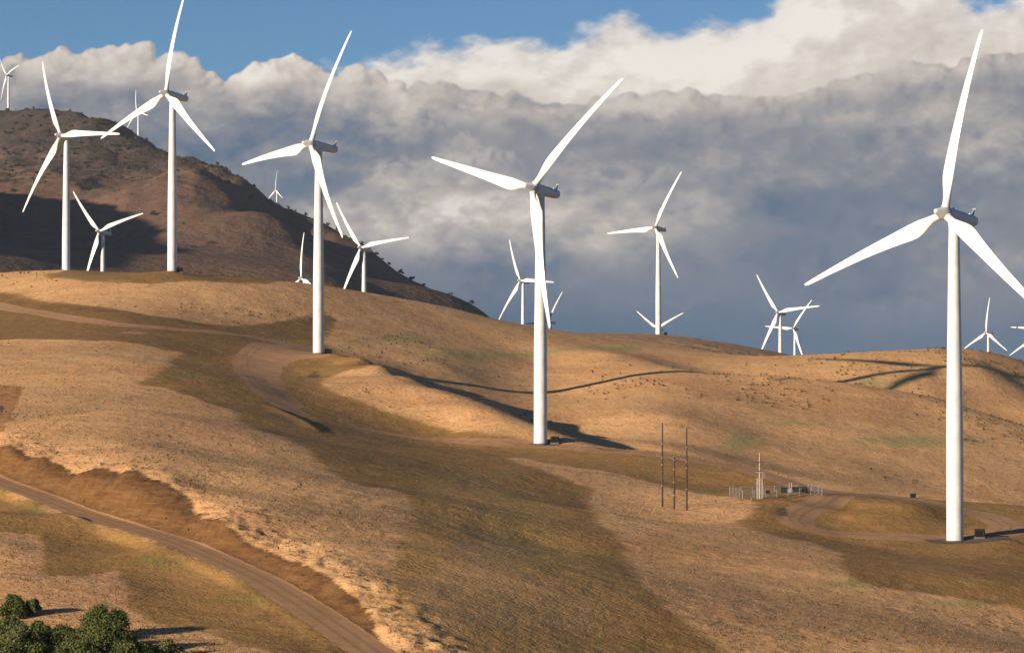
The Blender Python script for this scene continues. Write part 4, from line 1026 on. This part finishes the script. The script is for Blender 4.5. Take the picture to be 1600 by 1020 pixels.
    aB = sstep(-12, 26, depB) * (.93 + .07 * sstep(20, 80, depB))
    Hs = 16 * n1 + 5 * n2 + 26 * wx; gy_, gx_ = np.gradient(blur(Hs, 3.5), 1 / CS, 1 / CS)
    LB = .90 + .08 * np.clip(-gx_ * sunv[0] + gy_ * sunv[1], -.9, .9) * .55 + .06 * n1 + .03 * n2 + P([(1215,40,80,60,.17),(1000,95,170,40,.08),(700,105,170,40,.08),(1450,70,190,40,-.07),(1330,95,130,34,-.03),(860,150,220,18,-.05),(1130,110,90,34,.06),(1010,125,60,20,.05)])
    over(LB, aB)
    # 2 pale distant line of tops under the veil on the right
    ridge_layer([(600,150),(640,128),(680,126),(720,140),(780,150),(870,151),(950,156),(1020,151),(1120,149),(1135,157),(1180,151),(1240,153),(1290,137),(1350,127),(1400,113),(1440,103),(1500,110),(1560,97),(1600,85),(1800,71),(2100,60)], 420, 380, 44, .58, .43, 150, .075, 5.0, 12,
        [(1110,205,210,40,-.06),(1360,285,280,75,-.08),(1520,140,110,22,-.14),(1180,335,140,50,-.04),(1350,400,300,60,-.06),(960,292,80,16,-.08),(860,200,60,14,-.08),(1520,222,80,34,.12),(1470,178,90,12,.12),(1420,118,90,12,.12),(1250,160,60,12,.08),(1300,190,90,16,.06),(960,190,80,14,.06),(760,190,60,22,.12),(840,175,60,14,.07)], rimk=.06)
    # 3 cumulus wall on the left
    ridge_layer([(-500,110),(-200,100),(0,97),(40,99),(60,92),(95,76),(130,88),(190,70),(230,83),(280,89),(318,114),(335,130),(370,107),(450,88),(500,102),(522,116),(560,99),(600,116),(625,150),(660,185),(720,205),(770,240),(830,330),(900,520)], 330, 260, 40, .59, .32, 150, .12, 3.0, 11,
        [(370,125,50,24,.16),(460,112,60,26,.20),(560,125,40,26,.16),(420,205,90,36,-.14),(560,205,130,34,-.20),(690,220,60,18,-.10),(540,292,70,34,-.16),(300,225,140,44,-.10),(120,155,150,22,-.05),(60,118,110,28,.05),(200,98,100,24,.10),(240,190,80,22,.08),(390,160,60,16,-.08),(620,170,30,30,.10)])
    # 4 warm billows lit in the middle
    ridge_layer([(400,420),(440,330),(500,345),(555,318),(585,280),(610,255),(640,242),(690,238),(735,250),(780,252),(810,240),(860,264),(910,300),(960,300),(1010,275),(1060,250),(1100,248),(1150,275),(1210,340),(1270,420),(1320,520)], 200, 190, 36, .56, .36, 190, .12, 15.0, 26,
        [(640,350,110,44,.12),(790,335,120,46,.12),(905,392,80,22,.10),(600,300,30,26,-.06),(840,268,60,12,-.14),(870,300,40,14,-.08),(1000,300,120,30,-.08),(1100,330,90,50,-.06),(700,430,160,26,-.06),(830,328,30,9,-.12),(720,285,60,24,.06)], .85, 1 - sstep(1020, 1180, XX + 40 * wx))
    # drifting mist and flat scud that soften the wall into broad light and dark masses
    eM = np.array([(-500,100),(0,97),(60,92),(95,76),(190,72),(280,89),(335,130),(370,107),(450,88),(520,112),(600,116),(650,130),(780,150),(1180,152),(1290,137),(1400,113),(1500,110),(1600,85),(2100,60)], float)
    dM = YY - np.interp(XX + wx * 14, eM[:, 0], eM[:, 1])
    LM = np.interp(YY, [60, 100, 150, 200, 250, 300, 350, 400, 450, 500, 560], [.64, .63, .58, .52, .47, .46, .45, .38, .27, .19, .15]) + .12 * n0 + .12 * n1 + .07 * n2
    LM += P([(560,200,170,34,-.22),(700,218,70,20,-.18),(545,290,84,32,-.26),(430,212,110,36,-.12),(440,280,70,30,-.16),(300,235,160,50,-.13),(120,160,150,26,-.05),(380,152,70,18,-.08),(840,262,76,14,-.12),(1110,205,210,44,-.10),(1360,290,300,75,-.15),
      (1520,140,110,24,-.12),(1180,340,150,50,-.06),(1350,400,330,60,-.08),(960,290,90,18,-.08),(860,200,50,12,-.06),(200,330,300,60,-.08),(820,330,30,10,-.06),(620,265,44,24,.18),(720,272,110,40,.15),(640,350,120,42,.27),(780,340,130,50,.27),(905,395,80,24,.22),(1010,370,140,46,.10),
      (1080,262,120,32,.08),(1520,222,76,36,.14),(1470,178,90,12,.14),(470,112,60,22,.20),(380,112,50,18,.18),(60,120,120,34,.09),(200,98,110,28,.13),(250,195,90,26,.12),(560,140,50,24,.10),(760,168,90,14,.10),(1420,118,90,12,.12),(1250,160,60,12,.08),(960,190,80,14,.06),(430,325,60,26,.10),(560,335,60,24,.12)])
    over(LM, .62 * sstep(12, 75, dM + 14 * n1) * np.clip(.85 + .35 * n1 + .25 * n2, .35, 1.15))
    # bright rags of the veil spilling over the ridge so that its edge is broken
    rag = P([(770,160,70,22,1),(905,158,60,16,.9),(1010,165,50,14,.7),(1190,158,50,16,.9),(1300,150,60,18,.7),(1440,128,60,16,.7),(640,160,30,26,.7)])
    over(.70 + .06 * n1 + .05 * n2, np.clip(rag * (.55 + 1.0 * n1 + .6 * n2), 0, .8))
    # 5 rain-blue foot of the bank
    eR = np.array([(-500,300),(0,310),(260,330),(430,440),(560,438),(700,424),(800,410),(900,438),(1000,420),(1080,395),(1180,400),(1280,420),(1400,470),(1500,480),(2100,470)], float)
    dR = YY - np.interp(XX + wx * 30, eR[:, 0], eR[:, 1]) + 22 * n1 + 26 * n0 + 6 * n2
    over(.235 - .10 * sstep(0, 150, dR) + .035 * n1 + .02 * n2 + P([(1420,455,90,34,.09),(1080,460,70,6,.07),(1130,430,80,30,.04),(880,450,70,16,.06),(1560,480,50,30,.04)]), sstep(-45, 75, dR) * .93)
    over(.15 - .03 * sstep(480, 600, YY) + .012 * n0, sstep(440, 600, YY + 14 * n0) * .85)
    # away from the mapped sector the bank thins out
    f = sstep(CX0, CX0 + 350, XX) * (1 - sstep(CX1 - 350, CX1, XX)) * sstep(CY0, CY0 + 200, YY)
    return col, alpha * f
# ---------------------------------------------------------------- sun, sky and clouds
SUN_AZ = math.radians(51.3); SUN_EL = math.radians(13.5)      # the sun stands behind the camera to the left
sd = Vector((-math.sin(SUN_AZ) * math.cos(SUN_EL), -math.cos(SUN_AZ) * math.cos(SUN_EL), math.sin(SUN_EL)))
L_ = bpy.data.lights.new('sun', 'SUN'); L_.energy = SUN_E; L_.angle = math.radians(.5); L_.color = (1.0, .85, .67)
so = bpy.data.objects.new('sun', L_); C.objects.link(so); so.rotation_euler = sd.to_track_quat('Z', 'Y').to_euler(); so.location = (-300, -300, 300)
w = bpy.data.worlds.new('World'); bpy.context.scene.world = w; w.use_nodes = True
t = NT(w.node_tree); bg = w.node_tree.nodes['Background']
sky_ = t.node('ShaderNodeTexSky', sky_type='NISHITA'); sky_.sun_disc = False; sky_.sun_elevation = SUN_EL; sky_.sun_rotation = math.radians(180) + SUN_AZ
sky_.air_density = 1.0; sky_.dust_density = .1; sky_.ozone_density = 3.0; sky_.altitude = 1500
dirv = t.node('ShaderNodeTexCoord').outputs['Generated']
sep = t.node('ShaderNodeSeparateXYZ'); t.put(sep.inputs[0], dirv)
yy0 = t.math('MAXIMUM', sep.outputs[1], .05)
U = t.math('MULTIPLY', t.math('DIVIDE', sep.outputs[0], yy0), F)      # compass direction
Vv = t.math('MULTIPLY', t.math('DIVIDE', sep.outputs[2], yy0), F)     # height above the horizon
cmb = t.node('ShaderNodeCombineXYZ')
t.put(cmb.inputs[0], t.lin(U, CX0 - 800, CX1 - 800)); t.put(cmb.inputs[1], t.lin(Vv, 600 - CY1, 600 - CY0))
ccol, calp = cloud_map()
ci = bpy.data.images.new('cloud_bank', ccol.shape[1], ccol.shape[0], alpha=True, float_buffer=True)
ci.colorspace_settings.name = 'Non-Color'; ci.alpha_mode = 'CHANNEL_PACKED'
ci.pixels.foreach_set(np.ascontiguousarray(np.concatenate([ccol, calp[..., None]], -1)[::-1]).astype(np.float32).ravel()); ci.update(); ci.pack()
im = t.node('ShaderNodeTexImage', interpolation='Cubic', extension='CLIP'); im.image = ci; t.put(im.inputs[0], cmb.outputs[0])
skyc = t.vec('MULTIPLY', sky_.outputs[0], SKY_TINT)
front = t.math('MULTIPLY', im.outputs['Alpha'], t.smooth(sep.outputs[1], .3, .6))
t.put(bg.inputs['Color'], t.mix(front, skyc, t.vec('MULTIPLY', im.outputs['Color'], (SKY_K,) * 3))); bg.inputs['Strength'].default_value = SKY_S
w.cycles.sampling_method = 'MANUAL'; w.cycles.sample_map_resolution = 512
# ---------------------------------------------------------------- camera
cam = bpy.data.cameras.new('camera'); co = bpy.data.objects.new('camera', cam); C.objects.link(co)
cam.lens = 36 * F / 1600; cam.sensor_width = 36; cam.clip_start = 1; cam.clip_end = 90000
co.location = (0, 0, 0); co.rotation_euler = (math.pi / 2 + PITCH, 0, 0)
sc = bpy.context.scene; sc.camera = co
sc.view_settings.view_transform = 'Standard'; sc.view_settings.look = 'None'; sc.view_settings.exposure = EXPO; sc.view_settings.gamma = 1; sc.view_settings.use_curve_mapping = False
sc.render.resolution_x = 1024; sc.render.resolution_y = 652
sc.cycles.max_bounces = 4; sc.cycles.diffuse_bounces = 1; sc.cycles.transmission_bounces = 2; sc.cycles.glossy_bounces = 2; sc.cycles.adaptive_threshold = .02
